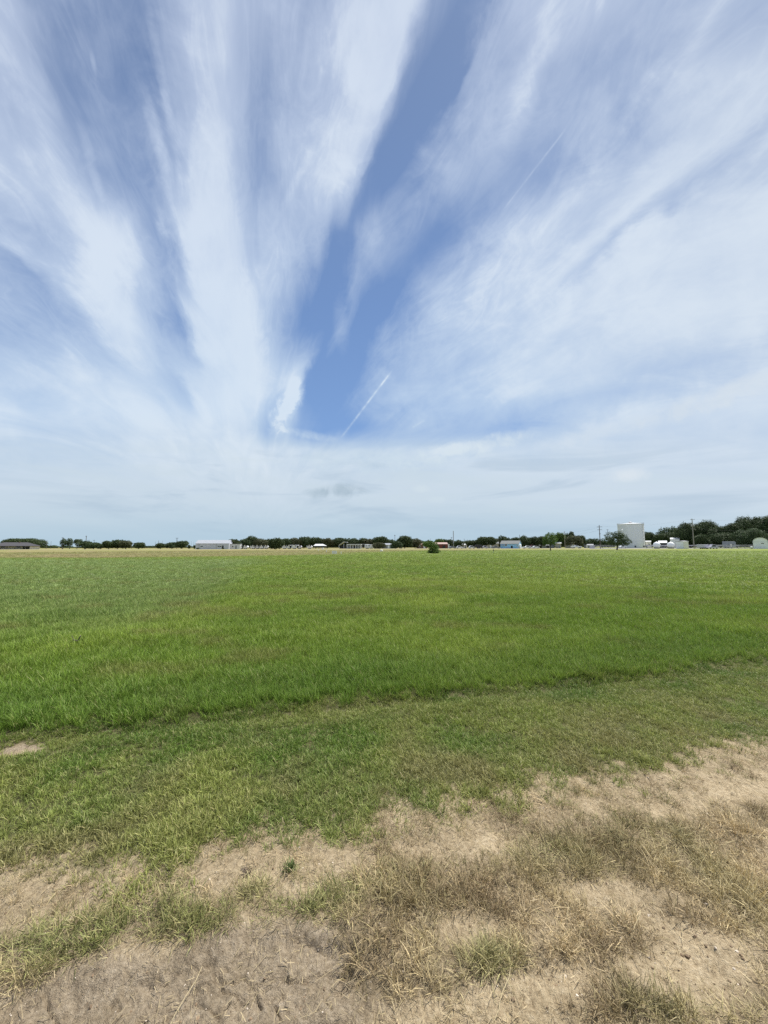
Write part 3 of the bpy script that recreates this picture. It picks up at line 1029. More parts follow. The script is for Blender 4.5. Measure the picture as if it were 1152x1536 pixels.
# ------------------------------------------------------------------ buildings
M = dict(
    white=mat('white_paint', (.83, .84, .83), .5, 0, .06, .8), whiteroof=ribbed('white_metal_roof', (.58, .59, .58), .4, .4, 0),
    galv=ribbed('pale_metal_roof', (.30, .315, .335), .42, .4, 0, .1), char=mat('charcoal_shingles', (.052, .05, .055), .9, 0, .3, 3),
    beige=mat('beige_stucco', (.64, .59, .50), .85, 0, .1, 1.5), dark=mat('dark_opening', (.025, .027, .03), .6, 0, .3),
    glass=mat('window_glass', (.05, .06, .07), .12, 0, .2), steelwall=ribbed('pale_steel_siding', (.52, .54, .60), .5, .5, 0),
    steelwall2=ribbed('light_steel_siding', (.60, .61, .62), .5, .5, 0), blue=ribbed('light_blue_siding', (.30, .56, .80), .6, .25, 2, .07),
    blueroof=mat('grey_green_shingles', (.13, .14, .135), .85, 0, .15, 2), red=mat('red_barn_boards', (.19, .05, .035), .85, 0, .25, 2, (4, 1, 1)), pinkroof=ribbed('faded_pink_roof', (.34, .23, .20), .6, .5, 0),
    brick=mat('brown_brick', (.20, .12, .09), .9, 0, .25, 3), grey=mat('grey_siding', (.24, .26, .28), .8, 0, .12, 1), tan=mat('tan_siding', (.36, .33, .25), .8, 0, .12, 1),
    cream=mat('cream_siding', (.74, .71, .64), .7, 0, .1, 1), wood=mat('weathered_pole_wood', (.11, .09, .075), .9, 0, .3, 5, (1, 1, .1)), palewood=mat('pale_pole_wood', (.26, .24, .20), .9, 0, .25, 5, (1, 1, .1)),
    iron=mat('dark_iron', (.06, .06, .065), .5, .4, .2), galvp=mat('galvanised_steel', (.42, .43, .45), .5, .6, .15), tyre=mat('tyre_rubber', (.02, .02, .022), .85, 0, .2),
    rim=mat('wheel_rim', (.45, .45, .47), .35, .7, .1), paintw=mat('white_vehicle_paint', (.76, .77, .78), .28, 0, .04), paintg=mat('grey_vehicle_paint', (.22, .23, .25), .3, .3, .05),
    paintl=mat('lilac_grey_paint', (.50, .48, .54), .35, 0, .05), maroon=mat('maroon_paint', (.16, .05, .045), .35, 0, .1), black=mat('black_paint', (.015, .015, .017), .4, 0, .2),
    conc=mat('pale_concrete', (.42, .40, .36), .9, 0, .12, 2), redlamp=mat('red_tail_lamp', (.35, .02, .02), .3), lamp=mat('headlamp_glass', (.6, .62, .65), .15),
    tank=mat('tank_white_paint', (.76, .78, .76), .55, 0, .07, .35, (1, 1, .3)), yellow=mat('yellow_paint', (.5, .36, .05), .5, 0, .1))


def wall_with_roof(root, w, d, h, rh, ov, wallm, roofm, style='gable_x', rt=.16):
    """walls centred on x, front face at y=0, ridge along x"""
    m = MB()
    if style == 'gable_x':
        m.prism([(0, 0), (d, 0), (d, h), (d / 2, h + rh - .02), (0, h)], -w / 2, w / 2, 'x')
    else:
        m.box(-w / 2, w / 2, 0, d, 0, h)
    m.build('wall', wallm, root)
    r = MB()
    if style == 'gable_x':
        s = rh / (d / 2)
        a = [(-ov, h - ov * s + .01), (d / 2, h + rh + .01), (d + ov, h - ov * s + .01), (d + ov, h - ov * s + rt), (d / 2, h + rh + rt), (-ov, h - ov * s + rt)]
        r.prism(a, -w / 2 - ov, w / 2 + ov, 'x')
    elif style == 'hip':
        x0, x1, y0, y1 = -w / 2 - ov, w / 2 + ov, -ov, d + ov
        k = (d / 2 + ov) * 1.0
        vs = [(x0, y0, h), (x1, y0, h), (x1, y1, h), (x0, y1, h), (x0, y0, h + rt), (x1, y0, h + rt), (x1, y1, h + rt), (x0, y1, h + rt), (x0 + k, d / 2, h + rh), (x1 - k, d / 2, h + rh)]
        r.add(vs, [(0, 3, 2, 1), (0, 1, 5, 4), (1, 2, 6, 5), (2, 3, 7, 6), (3, 0, 4, 7), (4, 5, 9, 8), (5, 6, 9), (6, 7, 8, 9), (7, 4, 8)])
    elif style == 'flat':
        r.box(-w / 2 - ov, w / 2 + ov, -ov, d + ov, h + .005, h + rt)
    ro = r.build('roof', roofm, root)
    return ro


def opening(root, kind, x, z0, w, h, m=None, y=0.0, frame='white', label=None):
    """door or window on the front face"""
    fr = MB()
    t = .09
    fr.box(x - w / 2 - t, x - w / 2, y - .06, y - .003, z0, z0 + h + t)
    fr.box(x + w / 2, x + w / 2 + t, y - .06, y - .003, z0, z0 + h + t)
    fr.box(x - w / 2, x + w / 2, y - .06, y - .003, z0 + h, z0 + h + t)
    if kind == 'window':
        fr.box(x - w / 2 - t, x + w / 2 + t, y - .08, y - .003, z0 - t, z0)
        fr.box(x - .025, x + .025, y - .05, y - .032, z0, z0 + h)
    f = MB().box(x - w / 2, x + w / 2, y - .03, y - .003, z0, z0 + h).build(kind, m or M['glass'], root)
    fr.build('frame', M[frame], f)
    if label:
        f['label'] = label
    if kind == 'door':
        MB().tube((x + w * .38, y - .07, z0 + 1.0), (x + w * .38, y - .031, z0 + 1.0), .03).build('handle', M['iron'], f)
    return f


def bld(name, label, x0, x1, D, cat='building', rz=0.0, group=None):
    xa, xb = PX(x0, D), PX(x1, D)
    w = xb - xa
    a = math.atan2((xa + xb) / 2, D)
    if x0 < 290:
        rz = -a * .97
    if rz == 0 and 290 < x0 < 300:
        rz = -a * .55
    if rz == 0 and (x0 + x1) / 2 > 690:      # the lots at right are turned toward the field
        rz = -a * .97
    if rz:
        w *= math.cos(a) ** 2 / math.cos(a) / max(.5, math.cos(a + rz))
    r = empty(name, ((xa + xb) / 2, D, 0), rz, label=label, cat=cat, group=group)
    return r, w


def HZ(px, py, D):
    return P(px, py, D)[1]


def build_buildings():
    # charcoal-roofed house
    D = 232
    r, w = bld('ranch_house', 'long low ranch house with charcoal hip roof and beige walls at left', -14, 61, D, 'house')
    h = HZ(30, 819.4, D)
    rt = HZ(30, 813.4, D)
    X = lambda p: (PX(p, D) - r.location.x) * w / (PX(61, D) - PX(-14, D))
    # walls: recessed porch front, solid wing at right
    MB().box(-w / 2, X(45), 2.2, 12, 0, h).build('wall', M['beige'], r)
    MB().box(X(45), w / 2, 0, 12, 0, h).build('wing_wall', M['beige'], r)
    ro = MB()
    x0, x1, y0, y1 = -w / 2 - .6, w / 2 + .6, -.6, 12.6
    k = 6.3
    ro.add([(x0, y0, h + .01), (x1, y0, h + .01), (x1, y1, h + .01), (x0, y1, h + .01), (x0, y0, h + .22), (x1, y0, h + .22), (x1, y1, h + .22), (x0, y1, h + .22), (x0 + k, 6, rt), (x1 - k, 6, rt)],
           [(0, 3, 2, 1), (0, 1, 5, 4), (1, 2, 6, 5), (2, 3, 7, 6), (3, 0, 4, 7), (4, 5, 9, 8), (5, 6, 9), (6, 7, 8, 9), (7, 4, 8)])
    rf = ro.build('roof', M['char'], r)
    MB().box(X(28), X(29.5), 5, 6, rt - .8, rt + .35).build('chimney', M['brick'], rf)
    for p in (-6, 1.5, 10.5, 22.5, 31.5, 44):
        MB().box(X(p) - .12, X(p) + .12, .1, .34, 0, h - .003).build('post', M['dark'], r)
    for p in (5, 27):
        opening(r, 'window', X(p), .9, 1.8, 1.2, y=2.2)
    opening(r, 'door', X(36), .05, 1.1, 2.05, M['dark'], y=2.2)
    MB().box(X(38.5), X(43.5), 2.1, 2.19, 0, h - .3).build('garage_door', M['dark'], r)
    # white metal building
    D = 212
    r, w = bld('metal_building', 'long white metal building with pale sloping roof and low side annex', 293.5, 343.5, D)
    h = HZ(318, 815.4, D)
    rt = HZ(318, 810.2, D) - h
    wall_with_roof(r, w, 12, h, rt, .25, M['steelwall'], M['galv'])
    X = lambda p: (PX(p, D) - r.location.x) * w / (PX(343.5, D) - PX(293.5, D))
    for p, a, b in ((302.7, 1.2, .6), (329.5, 2.2, .6)):
        opening(r, 'window', X(p), 1.3, a, b, M['glass'])
    opening(r, 'door', X(334.2), .03, 1.1, 2.1, M['dark'])
    MB().box(X(324.2), X(325), -.12, -.01, 0, h - .2).build('downpipe', M['galvp'], r)
    MB().box(X(298), X(298.8), -.12, -.01, 0, h - .2).build('downpipe', M['galvp'], r)
    an = MB()
    an.box(w / 2 + .003, w / 2 + 5.6, 3.0, 11, 0, h - .3)
    an.build('annex', M['steelwall2'], r)
    MB().box(w / 2 + .003, w / 2 + 5.8, 2.8, 11.2, h - .297, h - .12).build('annex_roof', M['galv'], r)
    opening(r, 'window', w / 2 + 1.6, 1.1, .9, .8, y=3.0)
    opening(r, 'door', w / 2 + 3.4, .03, 1.0, 2.1, M['grey'], y=3.0)
    # open pavilion
    D = 236
    r, w = bld('open_pavilion', 'open picnic pavilion with white hip roof below the twin treetops', 470, 488, D, 'pavilion')
    h = HZ(480, 819, D)
    x0, x1 = -w / 2, w / 2
    rt = HZ(480, 815.9, D)
    MB().add([(x0, 0, h), (x1, 0, h), (x1, 6, h), (x0, 6, h), (x0, 0, h + .15), (x1, 0, h + .15), (x1, 6, h + .15), (x0, 6, h + .15), (x0 + .8, 3, rt), (x1 - 2, 3, rt)],
             [(0, 3, 2, 1), (0, 1, 5, 4), (1, 2, 6, 5), (2, 3, 7, 6), (3, 0, 4, 7), (4, 5, 9, 8), (5, 6, 9), (6, 7, 8, 9), (7, 4, 8)]).build('roof', M['whiteroof'], r)
    for x in (x0 + .3, -.6, x1 - .3):
        for y in (.3, 5.7):
            MB().box(x - .1, x + .1, y - .1, y + .1, 0, h - .003).build('post', M['iron'], r)
    # gabled canopy
    r, w = bld('gabled_canopy', 'white canopy with steep gable open to the front beside the long building', 508, 520.5, D, 'canopy')
    h = HZ(514, 818, D)
    rt = HZ(514, 813, D)
    MB().prism([(-w / 2, h), (.5, rt), (w / 2, rt - .3), (w / 2, rt - .1), (.4, rt + .2), (-w / 2, h + .2)], 0, 8, 'y').build('roof', M['whiteroof'], r)
    for x in (-w / 2 + .2, 0.6, w / 2 - .2):
        MB().box(x - .1, x + .1, .2, .4, 0, h + (1.0 if x > 0 else -.003)).build('post', M['white'], r)
    MB().box(-w / 2 + .3, w / 2 - .1, 6, 6.2, 0, h - .1).build('shade_panel', M['iron'], r)  # dark panel standing in for the shade inside the canopy opening
    # long building with white columns
    r, w = bld('long_building', 'long grey building with white flat roof and white porch columns', 521, 541.5, 230)
    h = HZ(531, 817.4, 230)
    MB().box(-w / 2, w / 2, 1.8, 8, 0, h).build('wall', M['grey'], r)
    MB().box(-w / 2 - .2, w / 2 + .2, -.2, 8.2, h + .003, h + .55).build('roof', M['whiteroof'], r)
    for k in range(6):
        x = -w / 2 + .2 + k * (w - .4) / 5
        MB().box(x - .12, x + .12, 0, .24, 0, h).build('column', M['white'], r)
    for x in (-2.4, 2.4):
        opening(r, 'window', x, .9, 1.2, 1.0, y=1.8)
    opening(r, 'door', 0, .03, 1, 2.05, M['dark'], y=1.8)
    # small carport behind the trailers
    r, w = bld('small_carport', 'small white-roofed carport between long building and travel trailer', 544, 551, 236, 'carport')
    h = HZ(548, 816.6, 236)
    MB().box(-w / 2, w / 2, 0, 5, h, h + .2).build('roof', M['whiteroof'], r)
    for x in (-w / 2 + .15, w / 2 - .15):
        MB().box(x - .07, x + .07, .1, .24, 0, h - .003).build('post', M['galvp'], r)
    # grey house
    r, w = bld('grey_house', 'small blue-grey house with pale roof between two large shrubs', 573, 590, 232, 'house')
    h = HZ(582, 817.4, 232)
    wall_with_roof(r, w, 7, h, .9, .3, M['grey'], M['galv'])
    opening(r, 'window', -1.4, .9, 1.0, .9)
    opening(r, 'door', .6, .03, .95, 2.0, M['white'])
    # brick house left of bush
    r, w = bld('brick_house', 'low brick house with faded roof left of the near field bush', 626, 641, 236, 'house')
    h = HZ(633, 816.6, 236)
    wall_with_roof(r, w, 7, h, .7, .4, M['brick'], M['pinkroof'])
    opening(r, 'window', -1.6, .9, 1.0, .9)
    opening(r, 'door', 1.3, .03, .95, 2.0, M['white'])
    # red barn
    r, w = bld('red_barn', 'long red-walled barn with faded pink roof right of the field bush', 653, 671.5, 232, 'barn', rz=.0)
    h = HZ(662, 816.3, 232)
    wall_with_roof(r, w, 8, h, 1.0, .25, M['red'], M['pinkroof'])
    MB().box(w / 2 + .26, w / 2 + 1.2, .5, 6, 0, h + .1).build('white_leanto', M['white'], r)
    for x in (-2.2, 1.5):
        opening(r, 'door', x, .03, 1.8, 1.9, M['dark'], frame='red')
    # small white-roof house
    r, w = bld('white_cottage', 'little white cottage right of the thick tall mast', 692.5, 700.5, 238, 'house')
    h = HZ(696, 817.5, 238)
    wall_with_roof(r, w, 5, h, .8, .25, M['cream'], M['whiteroof'])
    opening(r, 'window', -.8, .9, .8, .8)
    opening(r, 'door', .7, .03, .8, 1.9, M['grey'])
    # tan block behind blue building's left
    r, w = bld('tan_house', 'tan house half hidden by trees left of the blue building', 729, 748, 246, 'house')
    h = HZ(738, 815.5, 246)
    wall_with_roof(r, w, 7, h, 1.1, .3, M['tan'], M['blueroof'])
    opening(r, 'window', 2.3, 1, 1.1, .9)
    opening(r, 'door', -1.0, .03, .95, 2.0, M['white'])
    # blue building
    D = 216
    r, w = bld('blue_building', 'light blue building with grey roof and white-trimmed right corner', 750.5, 778, D, rz=-.52)
    h = HZ(765, 815.9, D)
    rt = HZ(765, 811.2, D) - h
    wall_with_roof(r, w, 9, h, rt, .25, M['blue'], M['blueroof'])
    X = lambda p: (PX(p, D) - r.location.x) * 1.04
    opening(r, 'window', X(759.5), 1.5, 1.0, .9)
    opening(r, 'window', X(774.8), 1.3, .5, .6)
    opening(r, 'door', X(767.5), .03, 1.0, 1.6, M['dark'], frame='blue')
    MB().box(-w / 2 + .1, X(758), -.5, -.02, h - .75, h - .6).build('awning', M['pinkroof'], r)
    MB().box(X(776.2), X(776.6), -.05, -.003, 0, h - .05).build('corner_trim', M['white'], r)
    MB().prism([(0.2, 0), (2.4, 0), (2.4, h - .3), (1.3, h - .1), (0.2, h - .3)], w / 2 + .26, w / 2 + 1.0, 'x').build('side_porch', M['white'], r)
    MB().box(X(760.5), X(763), -1.0, -.3, 0, .35).build('step', M['conc'], r)
    # tan buildings
    r, w = bld('shed_roofed_cabin', 'small tan cabin with white roof behind the forked field tree', 833, 842, 236, 'cabin')
    h = HZ(838, 815.2, 236)
    wall_with_roof(r, w, 5, h, .7, .2, M['tan'], M['whiteroof'])
    opening(r, 'window', -.9, .9, .8, .8)
    opening(r, 'door', .7, .03, .8, 1.9, M['grey'])
    r, w = bld('tan_building', 'tan box building with bright white roof edge above the white pickup', 848.5, 862.5, 232)
    h = HZ(855, 814.3, 232)
    MB().box(-w / 2, w / 2, 0, 7, 0, h).build('wall', M['tan'], r)
    MB().box(-w / 2 - .2, w / 2 + .2, -.3, 7.2, h + .003, h + .55).build('roof', M['whiteroof'], r)
    opening(r, 'window', -1.2, 1.4, .9, .8)
    opening(r, 'door', 1.4, .03, .95, 2.0, M['white'])
    r, w = bld('small_grey_house', 'grey house glimpsed behind trees between pickup and double-armed pole', 876, 890, 244, 'house')
    h = HZ(883, 818, 244)
    wall_with_roof(r, w, 5, h, .7, .2, M['grey'], M['galv'])
    opening(r, 'window', 1, .8, .8, .7)
    opening(r, 'door', -1, .03, .8, 1.8, M['white'])
    # grey terrace of sheds behind the trees at 800-835
    r, w = bld('grey_shed', 'long low grey shed behind the forked field tree', 806, 832, 240, 'shed')
    h = HZ(820, 818.4, 240)
    wall_with_roof(r, w, 5, h, .5, .2, M['grey'], M['blueroof'])
    for x in (-3.2, 1.0):
        opening(r, 'door', x, .03, 1.6, 1.5, M['dark'], frame='grey')
    # water tank
    D = 236
    xa, xb = PX(927.6, D), PX(967.6, D)
    rr = (xb - xa) / 2 * .86
    ht = HZ(947, 786.2, D)
    r = empty('water_tank', ((xa + xb) / 2 + rr * .5, D + rr * .75, 0), 0, label='huge white cylindrical water tank with low conical roof', cat='water tank')
    m = MB()
    prof = []
    nb = 7
    for k in range(nb):
        z0, z1 = k * ht / nb, (k + 1) * ht / nb
        prof += [(rr, z0), (rr, z1 - .12), (rr + .035, z1 - .10), (rr + .035, z1 - .02), (rr, z1)]
    m.lathe(prof, 96)
    m.build('shell', M['tank'], r, smooth=True)
    top = HZ(947, 783.4, D)
    MB().lathe([(rr + .25, ht + .002), (rr + .25, ht + .18), (rr * .12, top)], 64).build('roof', M['whiteroof'], r)
    MB().lathe([(.8, top - .05), (.8, top + .3), (1.1, top + .32), (1.1, top + .5), (.2, top + .75)], 16).build('vent', M['galvp'], r)
    g = MB()
    for k in range(48):
        a = 2 * PI * k / 48
        g.tube(((rr + .12) * math.cos(a), (rr + .12) * math.sin(a), ht + .18), ((rr + .12) * math.cos(a), (rr + .12) * math.sin(a), ht + .95), .03, n=4)
        b = 2 * PI * (k + 1) / 48
        for z in (.55, .95):
            g.tube(((rr + .12) * math.cos(a), (rr + .12) * math.sin(a), ht + z), ((rr + .12) * math.cos(b), (rr + .12) * math.sin(b), ht + z), .025, n=4)
    g.build('guard_rail', M['galvp'], r)
    l = MB()
    a0 = math.radians(-62)
    cx, cy = (rr + .35) * math.cos(a0), (rr + .35) * math.sin(a0)
    for s in (-.25, .25):
        l.tube((cx + s, cy, 1.5), (cx + s, cy, ht + .9), .04, n=5)
    for k in range(44):
        z = 1.7 + k * (ht - 1.5) / 44
        l.tube((cx - .25, cy, z), (cx + .25, cy, z), .02, n=4)
    l.build('ladder', M['galvp'], r)
    for a_ in (-64, -108, -50):
        a = math.radians(a_)
        hx, hy = rr * math.cos(a), rr * math.sin(a)
        MB().tube((hx * 1.03, hy * 1.03, 1.0), (hx * .99, hy * .99, 1.0), .5, n=14).build('manhole', M['iron'], r)
    MB().lathe([(rr + .5, 0), (rr + .5, .25)], 64).build('foundation', M['conc'], r)
    # open canopy and white buildings right of the tank
    r, w = bld('white_canopy', 'white sloped canopy between the two propane tanks', 988, 1001.5, 216, 'canopy')
    h = HZ(995, 814.6, 216)
    MB().prism([(0, h), (5, h + 1.3), (5, h + 1.45), (0, h + .15)], -w / 2, w / 2, 'x').build('roof', M['whiteroof'], r)
    for x in (-w / 2 + .2, w / 2 - .2):
        MB().box(x - .08, x + .08, .3, .46, 0, h + .05).build('post', M['iron'], r)
        MB().box(x - .08, x + .08, 4.4, 4.56, 0, h + 1.1).build('post', M['iron'], r)
    MB().box(-w / 2 + .4, w / 2 - .4, 4.2, 4.3, 0, h).build('shade_panel', M['dark'], r)  # near-black panel in place of the shade below the open roof
    r, w = bld('white_warehouse', 'bright white warehouse end rising behind the two-toned shed', 1006.5, 1020, 236, 'warehouse')
    h = HZ(1013, 809, 236)
    wall_with_roof(r, w, 10, h, 1.0, .15, M['white'], M['whiteroof'])
    opening(r, 'window', -1.4, 2.6, 1.0, .7)
    opening(r, 'door', 1.4, .03, 1.0, 2.0, M['grey'])
    r, w = bld('white_outbuilding', 'small white building between white warehouse and transformer pole', 1024.5, 1039, 240)
    h = HZ(1030, 811, 240)
    wall_with_roof(r, w, 8, h, .9, .15, M['white'], M['whiteroof'])
    opening(r, 'window', 1.4, 2.4, 1.0, .7)
    opening(r, 'door', -1.4, .03, 1.0, 2.0, M['grey'])
    r, w = bld('white_roofed_hut', 'low white-roofed hut just right of the water tank', 969, 977, 240, 'hut')
    h = HZ(973, 812.6, 240)
    wall_with_roof(r, w, 5, h, .5, .15, M['cream'], M['whiteroof'])
    opening(r, 'window', .3, 2.0, .8, .7)
    opening(r, 'door', -1.0, .03, .8, 1.9, M['grey'])
    # two-toned shed seen at its corner
    D = 176
    cxp = PX(1026, D)
    r = empty('two_toned_shed', (cxp, D, 0), -1.33, label='small steel shed with white roll-up front and cream side, seen at its corner', cat='shed')
    h = HZ(1026, 812.2, D)
    w1, w2 = 3.7, 2.9
    MB().box(-w1, 0, 0, w2, 0, h).build('wall', M['cream'], r)
    MB().box(-w1 + .15, -.15, -.05, -.003, .05, h - .25).build('roll_up_door', M['white'], r)
    for k in range(3):
        MB().box(-w1 + .15, -.15, -.075, -.051, .6 + k * .7, .64 + k * .7).build('door_rib', M['galvp'], r)
    MB().prism([(-w1 - .12, h + .003), (.12, h + .003), (.12, h + .12), (-w1 / 2, h + .34), (-w1 - .12, h + .12)], -.12, w2 + .12, 'y').build('roof', M['galvp'], r)
    # arched metal shed
    D = 168
    r, w = bld('arched_shed', 'pale arched metal shed at the right edge of the photo', 1130, 1152.6, D, 'shed', rz=-.79)
    hs = HZ(1140, 812.7, D)
    ht = HZ(1140, 806.6, D)
    pts = [(w / 2, 0), (w / 2, hs)]
    for k in range(1, 12):
        t = PI * k / 12
        pts.append((w / 2 * math.cos(t), hs + (ht - hs) * math.sin(t)))
    pts += [(-w / 2, hs), (-w / 2, 0)]
    MB().prism(pts, 0, 8, 'y').build('wall', M['white'], r)
    o = []
    a = [(w / 2 + .12, hs - .5)] + [((w / 2 + .12) * math.cos(PI * k / 14), hs + (ht - hs + .12) * math.sin(PI * k / 14)) for k in range(0, 15)] + [(-w / 2 - .12, hs - .5)]
    b = [(-w / 2 - .01, hs - .5)] + [((w / 2 + .01) * math.cos(PI * k / 14), hs + (ht - hs + .01) * math.sin(PI * k / 14)) for k in range(14, -1, -1)] + [(w / 2 + .01, hs - .5)]
    MB().prism(a + b, -.25, 8.2, 'y').build('roof', M['whiteroof'], r)
    MB().box(-.15, 1.9, -.05, -.003, 0.02, 2.05).build('door', M['white'], r)
    opening(r, 'window', .65, 2.25, .8, .35, M['glass'], frame='cream')
    MB().box(-w / 2 - .01, w / 2 + .01, -.03, -.003, hs - .06, hs + .02).build('trim_band', M['galvp'], r)
    # propane tanks seen from their ends
    for px, lb in ((985.5, 'left white propane tank seen end-on beside the water tank'), (1006.6, 'right white propane tank seen end-on beside the two-toned shed')):
        D = 190
        R_ = (PX(px + 4.5, D) - PX(px - 4.5, D)) / 2
        zc = HZ(px, 817.6, D)
        r = empty('propane_tank', (PX(px, D), D, 0), -math.atan2(PX(px, D), D) * .97, label=lb, cat='propane tank', group='propane tanks')
        prof = [(R_ * math.sin(t), -R_ * .8 * math.cos(t)) for t in [PI / 2 * k / 8 for k in range(1, 9)]]
        prof += [(R_ * math.cos(t), 8 + R_ * .8 * math.sin(t)) for t in [PI / 2 * k / 8 for k in range(0, 8)]]
        MB().lathe(prof, 32, (0, zc), 'y').build('vessel', M['white'], r, smooth=True)
        for y in (1.2, 6.8):
            MB().prism([(-R_ * .8, 0), (R_ * .8, 0), (R_ * .7, zc - R_ * .6), (-R_ * .7, zc - R_ * .6)], y - .2, y + .2, 'y').build('saddle', M['conc'], r)
        MB().lathe([(.25, zc + R_ - .02), (.25, zc + R_ + .3), (.05, zc + R_ + .36)], 12, (0, 3)).build('valve_dome', M['white'], r)
    # small white propane at the arched shed
    D = 166
    r = empty('small_propane_tank', (PX(1127.6, D), D, 0), -.7, label='small white gas tank at the left wall of the arched shed', cat='gas tank')
    MB().lathe([(.1, -.5), (.32, -.4), (.38, -.15), (.38, 1.2), (.3, 1.45), (.1, 1.5)], 18, (0, .75), 'y').build('vessel', M['white'], r, smooth=True)
    for y in (0, 1):
        MB().box(-.3, .3, y - .06, y + .06, 0, .42).build('saddle', M['conc'], r)


# ------------------------------------------------------------------ vehicles
def wheels(root, xs, y0, y1, R=.34, w=.24):
    for x in xs:
        for y in (y0, y1):
            s = -1 if y == y0 else 1
            t = MB().tube((x, y, R), (x, y + s * w, R), R, n=20).build('wheel', M['tyre'], root, smooth=True)
            MB().tube((x, y + s * w, R), (x, y + s * (w + .02), R), R * .6, n=14).build('rim', M['rim'], t)


def sedan(label, px, D, m, L_=4.6, H=1.45, rz=0.0, name='parked_car', group=None, flip=1):
    r = empty(name, (PX(px, D), D, 0), rz, label=label, cat='car', group=group)
    h = L_ / 2
    prof = [(-h, .35), (h, .35), (h, .75), (h - .15, .88), (h * .45, .95), (-h * .7, .98), (-h + .05, .92), (-h, .7)]
    prof = [(a * flip, b) for a, b in prof]
    MB().prism(prof, -.88, .88, 'y').build('body', m, r, bevel=.06)
    cab = [(h * .46, .93), (h * .12, H), (-h * .42, H), (-h * .78, .95)]
    cab = [(a * flip, b) for a, b in cab]
    c = MB().prism(cab, -.74, .74, 'y').build('cabin', m, r, bevel=.05)
    win = [(h * .36, .97), (h * .1, H - .08), (-h * .4, H - .08), (-h * .66, .98)]
    win = [(a * flip, b) for a, b in win]
    MB().prism(win, -.75, .75, 'y').build('window', M['glass'], c)
    MB().box(*sorted((h * flip, (h - .06) * flip + .07 * flip)), -.7, -.35, .62, .76).build('headlight', M['lamp'], r)
    MB().box(*sorted((h * flip, (h - .06) * flip + .07 * flip)), .35, .7, .62, .76).build('headlight', M['lamp'], r)
    wheels(r, (-h * .6, h * .62), -.66, .66)
    return r


def pickup(label, px, D, m, rz=0.0, flip=1, name='pickup_truck'):
    r = empty(name, (PX(px, D), D, 0), rz, label=label, cat='pickup truck')
    F_ = lambda l: [(a * flip, b) for a, b in l]
    MB().prism(F_([(-2.85, .5), (2.85, .5), (2.85, 1.0), (2.7, 1.12), (1.25, 1.2), (-2.85, 1.2)]), -.95, .95, 'y').build('body', m, r, bevel=.05)
    c = MB().prism(F_([(1.35, 1.17), (.7, 1.82), (-.75, 1.82), (-.95, 1.17)]), -.82, .82, 'y').build('cabin', m, r, bevel=.06)
    MB().prism(F_([(1.18, 1.24), (.65, 1.74), (-.7, 1.74), (-.85, 1.24)]), -.83, .83, 'y').build('window', M['glass'], c)
    MB().box(*sorted((-2.7 * flip, -1.0 * flip)), -.8, .8, 1.2, 1.215).build('bed_cover', M['dark'], r)
    for y in (-.8, .5):
        MB().box(*sorted((2.84 * flip, 2.88 * flip)), y, y + .3, .8, .98).build('headlight', M['lamp'], r)
    wheels(r, (-1.75, 1.85), -.72, .72, .4)
    return r


def camper(label, px, D, L_=6.0, H=2.7, m=None, rz=0.0, name='travel_trailer', cat='trailer', group=None, win=True):
    r = empty(name, (PX(px, D), D, 0), rz, label=label, cat=cat, group=group)
    h = L_ / 2
    MB().prism([(-h, .5), (h - .4, .5), (h, 1.0), (h, H - .5), (h - .5, H), (-h, H)], -1.1, 1.1, 'y').build('body', m or M['paintw'], r, bevel=.08)
    if win:
        for x in (-h * .5, h * .35):
            MB().box(x - .45, x + .45, -1.13, -1.102, 1.5, 2.0).build('window', M['glass'], r)
        MB().box(-.35, .35, -1.13, -1.102, .6, 2.3).build('door', M['cream'], r)
    MB().tube((h - .3, 0, .48), (h + 1.0, 0, .45), .06).build('hitch', M['iron'], r)
    wheels(r, (-.45, .4), -.85, .85, .33, .2)
    return r


